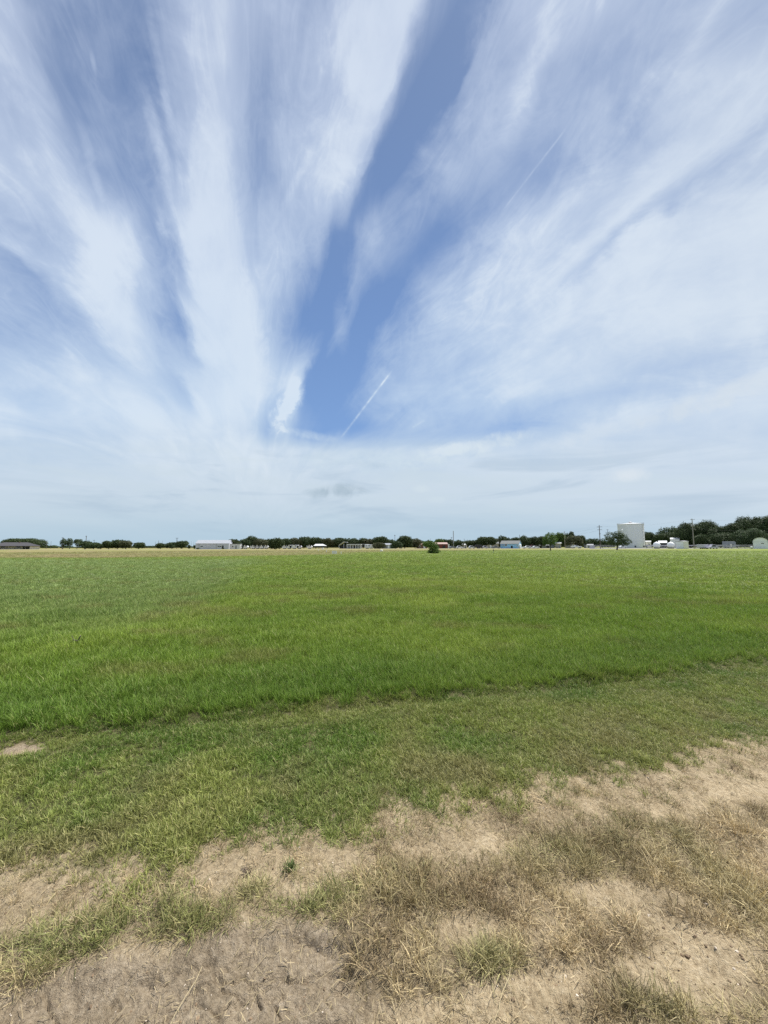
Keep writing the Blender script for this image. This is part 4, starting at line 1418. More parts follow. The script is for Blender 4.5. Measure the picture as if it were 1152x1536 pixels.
def build_vehicles():
    gp = 'small campers and cars parked under the tree line'
    D = 222
    sp = [(362, 5.0, 'paintw', 'camper'), (368.3, 4.6, 'paintw', 'camper'), (380.3, 4.2, 'paintw', 'camper'), (386.6, 4.2, 'paintl', 'camper'), (393, 4.4, 'paintw', 'camper'), (399.3, 4.2, 'paintw', 'camper'),
          (427, 4.4, 'paintw', 'camper'), (434, 4.4, 'paintw', 'camper'), (441.8, 7.2, 'paintw', 'camper'), (449.3, 3.6, 'paintl', 'camper'), (464.5, 4.2, 'paintw', 'camper')]
    words = ['first parked white camper right of the metal building, nearest to it', 'second parked white camper right of the metal building', 'white camper under the tall rounded oak, its left end',
             'lilac-grey camper under the tall rounded oak', 'white camper right of the lilac-grey camper under the oaks', 'last white camper before the dark tree standing forward',
             'small white camper just right of the dark tree standing forward', 'white camper next to the longest camper, on its left', 'longest white camper in the row under the trees',
             'small grey camper right of the longest white camper', 'white camper just left of the open pavilion']
    for (px, l, m, _), lb in zip(sp, words):
        camper(lb, px, D, l * .75, 1.9 if l < 7 else 2.3, M[m], name='parked_camper', cat='camper', group=gp)
    camper('white travel trailer beside the grey-green shrub', 557, 218, 5.2, 2.5)
    camper('short white camper left of the travel trailer, under the carport edge', 551, 221, 2.8, 2.6, rz=.3)
    camper('black enclosed trailer under the wide mushroom-shaped oak', 718, 214, 3.9, 2.2, M['black'], name='enclosed_trailer', win=False)
    camper('grey camper tucked under the dark trees at right', 1094, 196, 5.2, 3.6, M['grey'])
    camper('low flat lilac-grey trailer left of the pale van', 1055, 170, 4.2, 2.0, M['paintl'], name='box_trailer', win=False)
    sedan('dark car parked right of the red barn', 679, 218, M['paintg'], rz=.1)
    sedan('white car parked under the round tree right of the thick mast', 689.3, 217, M['paintw'], L_=4.0, H=1.7)
    sedan('white car in front of the round tree left of the black trailer', 707.5, 217, M['paintw'], L_=3.9, H=1.75)
    sedan('grey car right of the black enclosed trailer', 726.5, 218, M['paintl'], L_=4.2, H=1.7, flip=-1)
    sedan('dark low car at the left end of the blue building', 744, 217, M['paintg'], L_=5.0)
    sedan('white sedan just right of the blue building', 790.3, 214, M['paintw'], L_=4.8, H=1.6, flip=-1)
    sedan('maroon car right of the white sedan', 799, 220, M['maroon'], L_=4.2, H=2.0)
    sedan('small white car between the maroon car and the dark tree', 803.5, 213, M['paintw'], L_=3.8, H=1.5)
    pickup('white pickup truck parked in front of the tan building', 864.5, 216, M['paintw'])
    sedan('white car half hidden behind the solitary wide oak trunk', 934, 215, M['paintw'], L_=4.0, H=1.6)
    # pale van/SUV with a boat-like trailer near right
    r = sedan('pale lilac van with round rear parked before the right-hand trees', 1068, 168, M['paintl'], L_=4.4, H=2.0, name='parked_van', flip=-1)
    r['category'] = 'van'


# ------------------------------------------------------------------ poles, fences, markers
def pole(label, px, yt, D, r=.13, arms=(), xf=0, m='wood', name='utility_pole', cat='utility pole', group='utility poles'):
    x = PX(px, D)
    H = HZ(px, yt, D)
    o = empty(name, (x, D, 0), 0, label=label, cat=cat, group=group)
    MB().tube((0, 0, 0), (0, 0, H), r * 1.25, r * .8, 10).build('shaft', M[m], o, smooth=True)
    for k, (dz, hw) in enumerate(arms):
        z = H - dz
        a = MB().box(-hw, hw, -r * .8 - .12, -r * .8, z - .07, z + .07).build('crossarm', M[m], o)
        i = MB()
        for q in (-.9, -.45, .45, .9):
            i.tube((q * hw, -r * .8 - .06, z + .07), (q * hw, -r * .8 - .06, z + .28), .06, .04, 6)
        i.build('insulator', M['galvp'], a)
    for k in range(xf):
        s = [-1, 1][k % 2]
        z = H - 3.2
        MB().lathe([(.24, z - .55), (.3, z - .5), (.3, z + .4), (.2, z + .5)], 14, (s * (r + .33), -.1)).build('transformer', M['galvp'], o, smooth=True)
    return o


def build_street():
    # roads
    def strip(name, pts0, pts1, z, m):
        me = bpy.data.meshes.new(name)
        n = len(pts0)
        me.from_pydata([(x, y, z) for x, y in pts0] + [(x, y, z) for x, y in pts1], [], [(k, k + 1, n + k + 1, n + k) for k in range(n - 1)])
        me.materials.append(m)
        o = bpy.data.objects.new(name, me)
        COL.objects.link(o)
        return tag(o, kind='structure')
    road = mat('pale_gravel_road', (.52, .49, .41), .95, 0, .15, .3)
    lot = mat('pale_gravel_lot', (.22, .22, .18), .95, 0, .2, .2)
    strip('road', [(-420, 196), (PX(480, 196), 196), (PX(640, 200), 200), (PX(886, 200), 200), (PX(890, 200), 200)], [(-420, 203), (PX(480, 203), 203), (PX(640, 208), 208), (PX(886, 208), 208), (PX(890, 208), 208)], .02, road)
    strip('gravel_lot', [(PX(884, 178), 178), (PX(1200, 178), 178)], [(PX(884, 230), 230), (PX(1200, 230), 230)], .016, lot)
    # poles
    Q = [('short pole left of the charcoal-roofed house', 3.5, 812, 250, .1, ()), ('thin pole right of the charcoal-roofed house', 69.5, 810.5, 262, .1, ((.5, .8),)),
         ('faint far pole right of the one beside the house', 76, 811.8, 330, .1, ()),
         ('leftmost tall pole in front of the airy trees', 93.2, 805.8, 240, .14, ((.4, .7),)), ('tall dark pole above the rounded bushy tree at left', 128.4, 803.6, 236, .17, ((.4, .5),)),
         ('thin pole right of the tall dark left pole', 133.2, 809.8, 270, .1, ()), ('thin pole above the low spreading tree', 140.6, 809.8, 270, .1, ((.4, .7),)), ('thin pole left of the dark oak group', 151.3, 812.2, 280, .08, ()),
         ('short pole right of the dark oak group', 197.4, 813.2, 270, .1, ()), ('thin mast, left one above the small dark tree', 232.6, 812.4, 290, .08, ()), ('thin mast, middle one above the small dark tree', 237.5, 810.8, 270, .13, ()),
         ('thin mast, right one above the small dark tree', 243.3, 811.2, 290, .08, ()),
         ('slim pole above the grey house and low oak', 592.4, 802.2, 236, .12, ((.5, .4),)), ('slim pole rising above the near field bush', 645.6, 808, 280, .1, ()), ('short pole left of the thick tall mast', 677.6, 805.6, 262, .1, ((.4, .6),)),
         ('pole above the little white cottage', 696.6, 808, 240, .12, ()), ('pole at the right corner of the blue building', 779.8, 802, 232, .13, ()),
         ('faint pole behind the solitary wide oak', 912.6, 794, 250, .11, ((.4, .7),))]
    for lb, px, yt, D, r, arms in Q:
        pole(lb, px, yt, D, r, arms)
    pole('slim pole crossing the trees above the tan building', 847.6, 797, 224, .14, ((.5, .4),), m='palewood')
    pa = pole('tall double-armed utility pole left of the solitary wide oak', 900.6, 787.8, 196, .19, ((.9, 1.4), (2.4, 1.2), (4.6, .5)), 0)
    pb = pole('tall utility pole with two transformers and crossarm before the right oaks', 1041.2, 778, 182, .19, ((.5, 1.1), (5.1, .9)), 2, m='palewood')
    # radio mast lattice and thick mast, far thin mast
    D = 240
    H = HZ(265, 806, D)
    o = empty('radio_mast', (PX(265, D), D, 0), 0, label='dark lattice radio mast with a T-shaped top', cat='mast')
    m = MB()
    for a in (-.22, .22):
        m.tube((a, -.1, 0), (a, -.1, H - .6), .05, n=4)
    k = 0
    z = .3
    while z < H - 1:
        m.tube((-.22, -.1, z), (.22, -.1, z + .45), .03, n=4)
        m.tube((.22, -.1, z), (-.22, -.1, z + .45), .03, n=4)
        z += .5
    m.build('lattice', M['iron'], o)
    MB().box(-.9, .9, -.16, -.04, H - .6, H - .42).build('top_bar', M['iron'], o)
    D = 240
    H = HZ(680, 796.6, D)
    o = empty('thick_mast', (PX(680.4, D), D, 0), 0, label='thick grey mast, tallest in the middle, right of the red barn', cat='mast')
    MB().tube((0, 0, 0), (0, 0, H), .26, .22, 12).build('shaft', M['galvp'], o, smooth=True)
    MB().tube((0, 0, H), (0, 0, H + .3), .3, .12, 12).build('cap', M['galvp'], o)
    for i, (px, yt) in enumerate(((283.5, 813), (286.8, 812.2), (290.2, 813.4))):
        o = empty('flag_pole', (PX(px, 250), 250, 0), 0, label=['pale thin pole left of the white metal building, leftmost of three', 'pale thin pole left of the white metal building, middle of three', 'pale thin pole left of the white metal building, nearest to it'][i], cat='pole', group='pale thin poles')
        H = HZ(px, yt, 250)
        MB().tube((0, 0, 0), (0, 0, H), .08, .05, 6).build('shaft', M['galvp'], o)
        MB().lathe([(.02, H), (.09, H + .06), (.02, H + .14)], 8).build('finial', M['galvp'], o)
    # overhead wires
    def wire(label, a, b, sag):
        m = MB()
        a, b = Vector(a), Vector(b)
        pr = a
        for k in range(1, 13):
            t = k / 12
            p = a.lerp(b, t) - Vector((0, 0, 4 * sag * t * (1 - t)))
            m.tube(pr, p, .014, n=4, cap=False)
            pr = p
        tag(m.build('power_line', M['iron']), label, 'power line', 'overhead power lines')
    xa, xb = PX(847.6, 224), PX(900.6, 196)
    ha, hb = HZ(847.6, 797, 224), HZ(900.6, 787.8, 196)
    for dz, y, q in ((.5, 'upper', 0), (2.3, 'lower', 1)):
        wire('%s power line from the slim pole to the double-armed pole' % y, (xa, 224, ha - .5 - q), (xb, 196, hb - dz - .4), .9)
    xc, hc = PX(1041.2, 182), HZ(1041.2, 778, 182)
    wire('power line from the double-armed pole past the tank to the transformer pole', (xb + .9, 195.8, hb - .6), (xc - .9, 181.7, hc - .25), 1.3)
    for dz, y in ((.25, 'upper'), (5.0, 'lower')):
        wire('%s power line running right from the transformer pole' % y, (xc + .8, 181.7, hc - dz), (xc + 60, 170, hc - dz - .6), 1.2)
    # chain link fence
    def fence(name, label, x0, x1, D, h=1.8, slat=False, label2=None):
        xa, xb = PX(x0, D), PX(x1, D)
        o = empty(name, (xa, D, 0), 0, label=label, cat='fence')
        Lx = xb - xa
        n = max(2, int(Lx / 3))
        for k in range(n + 1):
            x = k * Lx / n
            MB().tube((x, 0, 0), (x, 0, h + .05), .045, n=6).build('post', M['galvp'], o)
        MB().tube((0, 0, h), (Lx, 0, h), .035, n=6).build('top_rail', M['galvp'], o)
        m = MB()
        s = .16
        k = -h
        while k < Lx:
            for sg in (1, -1):
                a0, a1 = (k, k + h)
                z0, z1 = (0.03, h) if sg > 0 else (h, .03)
                t0 = max(0, (0 - a0) / h)
                t1 = min(1, (Lx - a0) / h)
                if t1 > t0:
                    p0 = (a0 + h * t0, .02 * sg, z0 + (z1 - z0) * t0)
                    p1 = (a0 + h * t1, .02 * sg, z0 + (z1 - z0) * t1)
                    m.tube(p0, p1, .010, n=3, cap=False)
            k += s
        m.build('mesh_panel', M['galvp'], o)
        return o
    fence('chain_link_fence', 'grey chain link fence under the double-armed pole', 884.5, 926, 186)
    fence('chain_link_fence', 'grey chain link fence from the transformer pole to the arched shed', 1043, 1129, 176)
    fence('chain_link_fence', 'chain link fence behind the propane tanks', 968, 1016, 206)
    # vertical panel fence on the lot's left end
    D = 187.5
    o = empty('panel_gate', (PX(884.5, D), D, 0), 0, label='pale grey solid gate panel at the left end of the chain link fence', cat='gate')
    w = PX(892, D) - PX(884.5, D)
    MB().box(0, w, 0, .06, .15, 1.7).build('panel', M['paintl'], o)
    for x in (-.06, w):
        MB().box(x, x + .06, -.01, .07, 0, 1.85).build('post', M['galvp'], o)
    # long rail behind the road on the left
    # low wall / railing dark line at right
    D = 200
    o = empty('guard_rail', (PX(970, D), D, 0), 0, label='long low grey pipe rail behind the sheds at right', cat='rail')
    w = PX(1128, D) - PX(970, D)
    MB().box(0, w, 0, .08, 1.35, 1.75).build('rail', M['paintl'], o)
    for k in range(20):
        MB().box(k * w / 19.3, k * w / 19.3 + .12, .1, .2, 0, 1.7).build('post', M['iron'], o)
    # field markers
    def marker(label, px, yb, h, w=.12):
        x, y = G(px, yb)
        o = empty('marker_post', (x, y, 0), 0, label=label, cat='marker post', group='white marker posts in the field')
        MB().box(-w / 2, w / 2, -w / 2, w / 2, 0, h).build('post', M['white'], o)
        MB().box(-w / 2 - .01, w / 2 + .01, -w / 2 - .01, w / 2 + .01, h + .001, h + .04).build('cap', M['white'], o)
    marker('farthest left white marker post, below the open pavilion', 477.4, 826.2, .65, .16)
    marker('white marker post between the farthest one and the white field sign', 489.6, 828.4, .58, .13)
    marker('white marker post just right of the white field sign', 511.6, 831.3, .5, .11)
    marker('tiny white marker post below the gabled canopy', 519.2, 824.6, .5, .14)
    marker('stubby white marker post left of the row, by the white box', 483.2, 825.0, .4, .14)
    x, y = G(501.6, 831.3)
    o = empty('field_sign', (x, y, 0), 0, label='low white framed sign board standing in the field grass', cat='sign')
    f = MB()
    f.box(-.47, .47, -.02, .02, .58, .66)
    f.box(-.47, .47, -.02, .02, .10, .18)
    f.box(-.47, -.39, -.02, .02, .18, .58)
    f.box(.39, .47, -.02, .02, .18, .58)
    f.build('frame', M['white'], o)
    MB().box(-.39, .39, -.012, .012, .18, .58).build('board', M['cream'], o)
    for s in (-.35, .35):
        MB().box(s - .03, s + .03, .022, .06, 0, .5).build('leg', M['galvp'], o)
    x, y = G(572.3, 827.2)
    o = empty('white_drum', (x, y, 0), 0, label='squat white drum marker in the field left of centre', cat='drum')
    MB().lathe([(.42, .0), (.45, .05), (.42, .25), (.45, .28), (.40, .48), (.2, .52)], 20).build('body', M['cream'], o, smooth=True)
    MB().lathe([(.1, .521), (.1, .58), (.02, .6)], 10).build('lid', M['white'], o)
    x, y = G(484, 823.9)
    o = empty('white_box', (x, y, 0), 0, label='small white utility box in the dry grass below the pavilion', cat='utility box')
    MB().box(-.4, .4, 0, .5, 0, .75).build('cabinet', M['white'], o)
    MB().box(-.45, .45, -.05, .55, .752, .82).build('lid', M['white'], o)
    x, y = G(740.4, 829.6)
    o = empty('dark_marker', (x, y, 0), 0, label='short dark marker post with black head in the field before the blue building', cat='marker post')
    MB().tube((0, 0, 0), (0, 0, .5), .035, n=8).build('post', M['grey'], o)
    MB().lathe([(.03, .5), (.12, .55), (.14, .68), (.08, .78), (.02, .8)], 12).build('head', M['black'], o, smooth=True)
    # lamp seen in front of the tank
    D = 200
    o = empty('street_lamp', (PX(932.6, D), D, 0), 0, label='slim light pole with white lamp head before the water tank', cat='lamp')
    H = HZ(933, 794.6, D)
    MB().tube((0, 0, 0), (0, 0, H), .09, .06, 8).build('shaft', M['galvp'], o)
    MB().tube((0, 0, H - .1), (.45, -.3, H + .05), .05, n=6).build('arm', M['galvp'], o)
    MB().lathe([(.08, H - .2), (.34, H - .25), (.36, H), (.2, H + .22), (.05, H + .28)], 14, (.5, -.33)).build('lamp_head', M['white'], o, smooth=True)
    # dead branch in the grass
    x, y = G(113, 978)
    m = MB()
    pts = [(-.16, 0, .07), (-.05, .02, .13), (.03, 0, .12), (.07, -.01, .20)]
    for a, b in zip(pts, pts[1:]):
        m.tube(a, b, .010, .008, 6)
    m.tube(pts[1], (-.09, .02, .2), .006, .003, 5)
    m.tube(pts[1], (-.16, .05, -.02), .007, .007, 5)
    m.tube(pts[2], (.05, .03, -.02), .007, .007, 5)
    tag(m.build('dead_branch', M['wood'], None, (x, y, float(height(np.array([x]), np.array([y]))[0]))), 'small dark dead branch sticking out of the grass at left', 'branch')
    # weeds and loose stalks in the sand
    rs = np.random.RandomState(5)
    gm = foliage_mat('weed_leaves', (.11, .15, .05), (.19, .23, .09), .25)
    dmw = foliage_mat('dead_weed', (.06, .045, .03), (.12, .09, .06), .1)
    for px, py, s, mm, lb in ((435, 1312, .8, gm, 'small green weed clump alone on the sand'), (366, 1313, .7, dmw, 'dead brown weed lying on the sand left of the green clump'),
                              ):
        x, y = G(px, py)
        Q = []
        for k in range(70):
            a = rs.rand() * 2 * PI
            l = s * (.02 + .035 * rs.rand())
            el = rs.uniform(.1, 1.3) if mm is gm else rs.uniform(.0, .35)
            bx, by = rs.randn(2) * .012 * s
            w = .0035
            tip = (bx + math.cos(a) * math.cos(el) * l, by + math.sin(a) * math.cos(el) * l, math.sin(el) * l + .003)
            mid = ((bx + tip[0]) / 2, (by + tip[1]) / 2, tip[2] * .6)
            n_ = (-math.sin(a) * w, math.cos(a) * w)
            Q.append([(bx, by, 0), (mid[0] - n_[0], mid[1] - n_[1], mid[2]), tip, (mid[0] + n_[0], mid[1] + n_[1], mid[2])])
        me = quads_mesh('weed', np.array(Q), rs.rand(len(Q)), mm)
        o = bpy.data.objects.new('weed_clump', me)
        o.location = (x, y, float(height(np.array([x]), np.array([y]))[0]))
        COL.objects.link(o)
        tag(o, lb, 'weed')
    sm = mat('straw_stalk', (.46, .38, .22), .7, 0, .2, 20)
    for px, py, l, a, lb in ((755, 1508, .16, .9, 'long pale straw stalk lying at bottom right of centre'), (955, 1395, .13, .7, 'pale straw stalk lying across the dark grass patch at right'), (272, 1500, .22, 1.35, 'long thin pale stalk leaning over the brown dirt at left')):
        x, y = G(px, py)
        z = float(height(np.array([x]), np.array([y]))[0])
        m = MB()
        pr = Vector((-math.cos(a) * l / 2, -math.sin(a) * l / 2, .008))
        for k in range(1, 6):
            t = k / 5 - .5
            p = Vector((math.cos(a) * l * t + .004 * math.sin(k * 2), math.sin(a) * l * t, .01 + .03 * k / 5))
            m.tube(pr, p, .0011, .0009, 5, cap=False)
            pr = p
        tag(m.build('straw_stalk', sm, None, (x, y, z)), lb, 'straw stalk', 'single straw stalks')


# ------------------------------------------------------------------ sky
SUN_EL = math.radians(63)
SUN_AZ = math.radians(62)       # from +Y towards +X: high, to the right and a little ahead


def build_sky():
    w = bpy.data.worlds.new('World')
    sc.world = w
    w.use_nodes = True
    nt = w.node_tree
    for n in list(nt.nodes):
        nt.nodes.remove(n)
    out = N(nt, 'ShaderNodeOutputWorld')
    bg = N(nt, 'ShaderNodeBackground')
    bg.inputs['Strength'].default_value = 0.1
    L(nt, bg.outputs[0], out.inputs[0])
    sky = N(nt, 'ShaderNodeTexSky', sky_type='NISHITA')
    sky.sun_disc = False
    sky.sun_elevation = SUN_EL
    sky.sun_rotation = SUN_AZ
    sky.altitude = 50
    sky.air_density = 1.0
    sky.dust_density = 1.0
    sky.ozone_density = 1.6

    def S(v):
        return v

    def mth(op, a, b=None, c=None, clamp=False):
        n = N(nt, 'ShaderNodeMath', operation=op)
        n.use_clamp = clamp
        for k, v in enumerate((a, b, c)):
            if v is None:
                continue
            if isinstance(v, (int, float)):
                n.inputs[k].default_value = v
            else:
                L(nt, v, n.inputs[k])
        return n.outputs[0]

    def vdot(v, c):
        n = N(nt, 'ShaderNodeVectorMath', operation='DOT_PRODUCT')
        L(nt, v, n.inputs[0])
        n.inputs[1].default_value = c
        return n.outputs['Value']

    def comb(a, b, c=0.0):
        n = N(nt, 'ShaderNodeCombineXYZ')
        for k, v in enumerate((a, b, c)):
            if isinstance(v, (int, float)):
                n.inputs[k].default_value = v
            else:
                L(nt, v, n.inputs[k])
        return n.outputs[0]

    def noise(vec, scale, detail=5, rough=.55, dist=0.0):
        n = N(nt, 'ShaderNodeTexNoise')
        L(nt, vec, n.inputs['Vector'])
        n.inputs['Scale'].default_value = scale
        n.inputs['Detail'].default_value = detail
        n.inputs['Roughness'].default_value = rough
        n.inputs['Distortion'].default_value = dist
        return n.outputs['Fac']

    def smooth(v, a, b):
        n = N(nt, 'ShaderNodeMapRange', interpolation_type='SMOOTHSTEP')
        L(nt, v, n.inputs['Value'])
        n.inputs['From Min'].default_value = a
        n.inputs['From Max'].default_value = b
        return n.outputs[0]

    def mixf(f, a, b):
        n = N(nt, 'ShaderNodeMix', data_type='FLOAT')
        for key, v in (('Factor', f), ('A', a), ('B', b)):
            if isinstance(v, (int, float)):
                n.inputs[key].default_value = v
            else:
                L(nt, v, n.inputs[key])
        return n.outputs['Result']

    def mixc(f, a, b):
        n = N(nt, 'ShaderNodeMix', data_type='RGBA')
        for key, v in (('Factor', f), ('A', a), ('B', b)):
            if isinstance(v, (int, float)):
                n.inputs[key].default_value = v
            elif isinstance(v, tuple):
                n.inputs[key].default_value = (*v, 1)
            else:
                L(nt, v, n.inputs[key])
        return n.outputs['Result']
    tc = N(nt, 'ShaderNodeTexCoord')
    d = tc.outputs['Generated']
    # vanishing direction of the cirrus streaks
    va = ray(392, 819)
    az = math.atan2(va.x, va.y)
    ax = Vector((math.sin(az), math.cos(az), 0))
    e1 = Vector((math.cos(az), -math.sin(az), 0))
    dx = vdot(d, e1)
    dy = vdot(d, ax)
    dz = mth('MAXIMUM', vdot(d, (0, 0, 1)), 0.004)
    wy = vdot(d, (0, 1, 0))
    theta = mth('ARCTAN2', dx, dz)
    Lv = mth('ARCTAN2', dz, wy)
    v = mth('LOGARITHM', mth('ADD', mth('ABSOLUTE', mth('DIVIDE', dy, dz)), 1.0), math.e)
    # warps: filaments run along the streaks
    st = comb(mth('MULTIPLY', theta, 5.0), mth('MULTIPLY', v, 2.0), 0.0)
    n1 = noise(st, 1.3, 4, .55, .3)
    st2 = comb(mth('MULTIPLY', theta, 6.0), mth('MULTIPLY', v, 3.6), 3.0)
    n2 = noise(st2, 1.0, 7, .55, .9)
    n3 = noise(d, 9.0, 6, .6, .4)
    n4 = noise(d, 3.0, 4, .5, .3)
    thw = mth('ADD', theta, mth('MULTIPLY', mth('SUBTRACT', n1, .5), .10))
    thw = mth('ADD', thw, mth('MULTIPLY', mth('SUBTRACT', n2, .5), .10))
    thw = mth('ADD', thw, mth('MULTIPLY', mth('SUBTRACT', n3, .5), .07))
    fac = mth('ADD', mth('DIVIDE', thw, PI), .5)
    Lw = mth('ADD', Lv, mth('MULTIPLY', mth('SUBTRACT', n3, .5), .05))
    rows = SKYROWS
    cov = None
    prevL = None
    for (py, pts) in sorted(rows, key=lambda r: -r[0]):     # from the horizon up
        r = N(nt, 'ShaderNodeValToRGB')
        els = r.color_ramp.elements
        tp = []
        for px, val in pts:
            q = ray(px, py)
            t = math.atan2(q.dot(e1), max(q.z, .004)) / PI + .5
            tp.append((min(max(t, 0), 1), val))
        tp.sort()
        tp = tp[:32]
        while len(els) < len(tp):
            els.new(.5)
        for e, (p_, val) in zip(els, tp):
            e.position = p_
            e.color = (val, val, val, 1)
        r.color_ramp.interpolation = 'B_SPLINE' if len(tp) < 3 else 'LINEAR'
        L(nt, fac, r.inputs[0])
        Lk = PITCH + math.atan((768 - py) / F)
        if cov is None:
            cov = r.outputs[0]
        else:
            cov = mixf(smooth(Lw, prevL, Lk), cov, r.outputs[0])
        prevL = Lk
    # texture in the sheet: strong where it is thin
    up = smooth(Lv, .2, .4)
    con = mth('ADD', cov, mth('MULTIPLY', mth('SUBTRACT', cov, .48), .24))
    cov = mixf(up, cov, mth('MAXIMUM', mth('MINIMUM', con, 1.0), mth('MULTIPLY', cov, .35)))
    edge = mth('MULTIPLY', mth('MULTIPLY', cov, mth('SUBTRACT', 1.05, cov)), 4.0)
    tex = mth('ADD', mth('MULTIPLY', mth('SUBTRACT', n2, .5), .50), mth('MULTIPLY', mth('SUBTRACT', n3, .5), .48))
    tex = mth('ADD', tex, mth('MULTIPLY', mth('SUBTRACT', n4, .5), .35))
    hi = smooth(Lv, .12, .3)
    tex = mth('MULTIPLY', tex, hi)
    cov = mth('ADD', cov, mth('MULTIPLY', tex, mth('ADD', mth('MULTIPLY', edge, .9), .22)))
    # fine bright fibres
    fib = noise(comb(mth('MULTIPLY', theta, 12.0), mth('MULTIPLY', v, 7.0), 7.0), 1.0, 5, .6, 1.4)
    rid = mth('SUBTRACT', 1.0, mth('ABSOLUTE', mth('MULTIPLY', mth('SUBTRACT', fib, .5), 4.5)), clamp=True)
    fb2 = noise(comb(mth('MULTIPLY', theta, 44.0), mth('MULTIPLY', v, 12.0), 2.0), 1.0, 4, .6, 1.0)
    fibre = mth('ADD', mth('MULTIPLY', mth('POWER', rid, 2.0), .11), mth('MULTIPLY', mth('SUBTRACT', fb2, .5), .08))
    cov = mth('ADD', mth('MULTIPLY', mth('SUBTRACT', cov, .06), 1.06), mth('MULTIPLY', mth('SUBTRACT', fibre, .03), mth('MULTIPLY', smooth(Lv, .3, .6), edge)), clamp=True)
    # layered low cloud towards the horizon
    low = noise(comb(mth('MULTIPLY', dx, 2.2), mth('MULTIPLY', dz, 11.0), 0.0), 1.6, 6, .55, .5)

    nshare = noise(d, 24.0, 5, .62, .6)

    def line(p0, p1, width, strength, brk=0.0):
        a, b = ray(*p0), ray(*p1)
        n_ = a.cross(b).normalized()
        c = (a + b).normalized()
        t_ = n_.cross(c).normalized()
        half = math.acos(max(-1, min(1, a.dot(b)))) / 2
        dist = vdot(d, n_)
        dist = mth('ADD', dist, mth('MULTIPLY', mth('SUBTRACT', n3, .5), width * 1.6))
        al = mth('ABSOLUTE', vdot(d, t_))
        g = mth('POWER', 2.718, mth('MULTIPLY', mth('POWER', mth('DIVIDE', dist, width), 2.0), -1.0))
        g = mth('MULTIPLY', g, mth('SUBTRACT', 1.0, smooth(al, half * .75, half * 1.05)))
        g = mth('MULTIPLY', g, smooth(vdot(d, c), 0.0, 0.2))
        if brk:
            g = mth('MULTIPLY', g, mth('ADD', .35, mth('MULTIPLY', smooth(nshare, .35, .62), .65)))
        return mth('MULTIPLY', g, strength)

    n9 = n3

    def blob(px, py, wx, wy_, strength, ang=0.0, nz=1.0, sc_=26):
        c = ray(px, py)
        rx = Vector((c.y, -c.x, 0)).normalized()
        uy = rx.cross(c).normalized()
        t = math.radians(ang)
        r1 = rx * math.cos(t) + uy * math.sin(t)
        u1 = -rx * math.sin(t) + uy * math.cos(t)
        k = 1 / F * (c.dot(CR @ Vector((0, 0, -1)))) ** 1.0
        a = mth('DIVIDE', vdot(d, r1), wx * k)
        b = mth('DIVIDE', vdot(d, u1), wy_ * k)
        rr = mth('ADD', mth('MULTIPLY', a, a), mth('MULTIPLY', b, b))
        nn = nshare if sc_ > 20 else n9
        e = mth('SUBTRACT', rr, mth('MULTIPLY', mth('SUBTRACT', nn, .5), 5.0 * nz))
        g = mth('SUBTRACT', 1.0, smooth(e, -.9, 1.5))
        g = mth('MULTIPLY', g, mth('SUBTRACT', 1.0, smooth(rr, .3, 3.4)))
        g = mth('MULTIPLY', g, smooth(vdot(d, c), .6, .8))
        return mth('MULTIPLY', g, strength)
    adds = [line((511, 657), (588, 556), .0026, .62, 1), line((754, 316), (850, 192), .0017, .28, 1), line((618, 642), (638, 630), .003, .12, 0),
            blob(439, 596, 13, 26, .8, -18), blob(420, 625, 15, 32, .45, -24), blob(465, 652, 40, 7, .5, -8, .6),
            blob(690, 672, 45, 9, .3, 10, .6), blob(790, 130, 24, 80, .28, -32, .5, 14), blob(962, 145, 46, 16, .25, 40, .9, 16),
            blob(235, 205, 12, 60, .4, 20, .8, 18), blob(245, 130, 8, 80, .3, 18, .8, 18), blob(246, 350, 9, 36, .35, 20, .8), blob(140, 95, 4, 16, .35, 15, .3), 
            blob(560, 365, 16, 40, .2, 8, .6), blob(512, 490, 12, 44, .22, 4, .5), blob(136, 240, 8, 44, .3, 22, .5), blob(840, 255, 60, 6, .12, 50, .5), blob(440, 280, 6, 60, .15, -28, .6), blob(900, 8, 8, 16, .3, -30, .4)]
    for a in adds:
        cov = mth('ADD', cov, a)
    cov = mth('MINIMUM', cov, 1.0)
    # colours (display-scale values, brought to the background's strength)
    K = 10.0 / EXPO

    def cc(r, g, b):
        f = lambda c: ((c / 255 + .055) / 1.055) ** 2.4 * K
        return (f(r), f(g), f(b))
    cr = N(nt, 'ShaderNodeValToRGB')
    els = cr.color_ramp.elements
    stops = [(0.0, cc(176, 200, 214)), (.06, cc(186, 206, 219)), (.16, cc(199, 215, 227)), (.36, cc(199, 219, 240)), (.7, cc(200, 216, 238)), (1.0, cc(194, 208, 232))]
    while len(els) < len(stops):
        els.new(.5)
    for e, (p_, c) in zip(els, stops):
        e.position = p_
        e.color = (*[q / K for q in c], 1)
    L(nt, mth('DIVIDE', Lv, 1.0), cr.inputs[0])
    cs = N(nt, 'ShaderNodeVectorMath', operation='SCALE')
    L(nt, cr.outputs[0], cs.inputs[0])
    cs.inputs['Scale'].default_value = K
    cloud = cs.outputs[0]
    # greyer, whiter sheet toward the right, thick cores lighter
    rt = smooth(vdot(d, (1, 0, 0)), .15, .75)
    cloud = mixc(mth('MULTIPLY', rt, .55), cloud, cc(208, 220, 232))
    thick = mth('MULTIPLY', smooth(cov, .72, 1.0), mth('ADD', -.05, mth('MULTIPLY', mth('ADD', n2, n4), .58)))
    cloud = mixc(mth('MULTIPLY', thick, .8), cloud, cc(226, 236, 246))
    # horizon banks
    nearh = mth('SUBTRACT', 1.0, smooth(Lv, .17, .34))
    bank = mth('MULTIPLY', smooth(low, .48, .66), nearh)
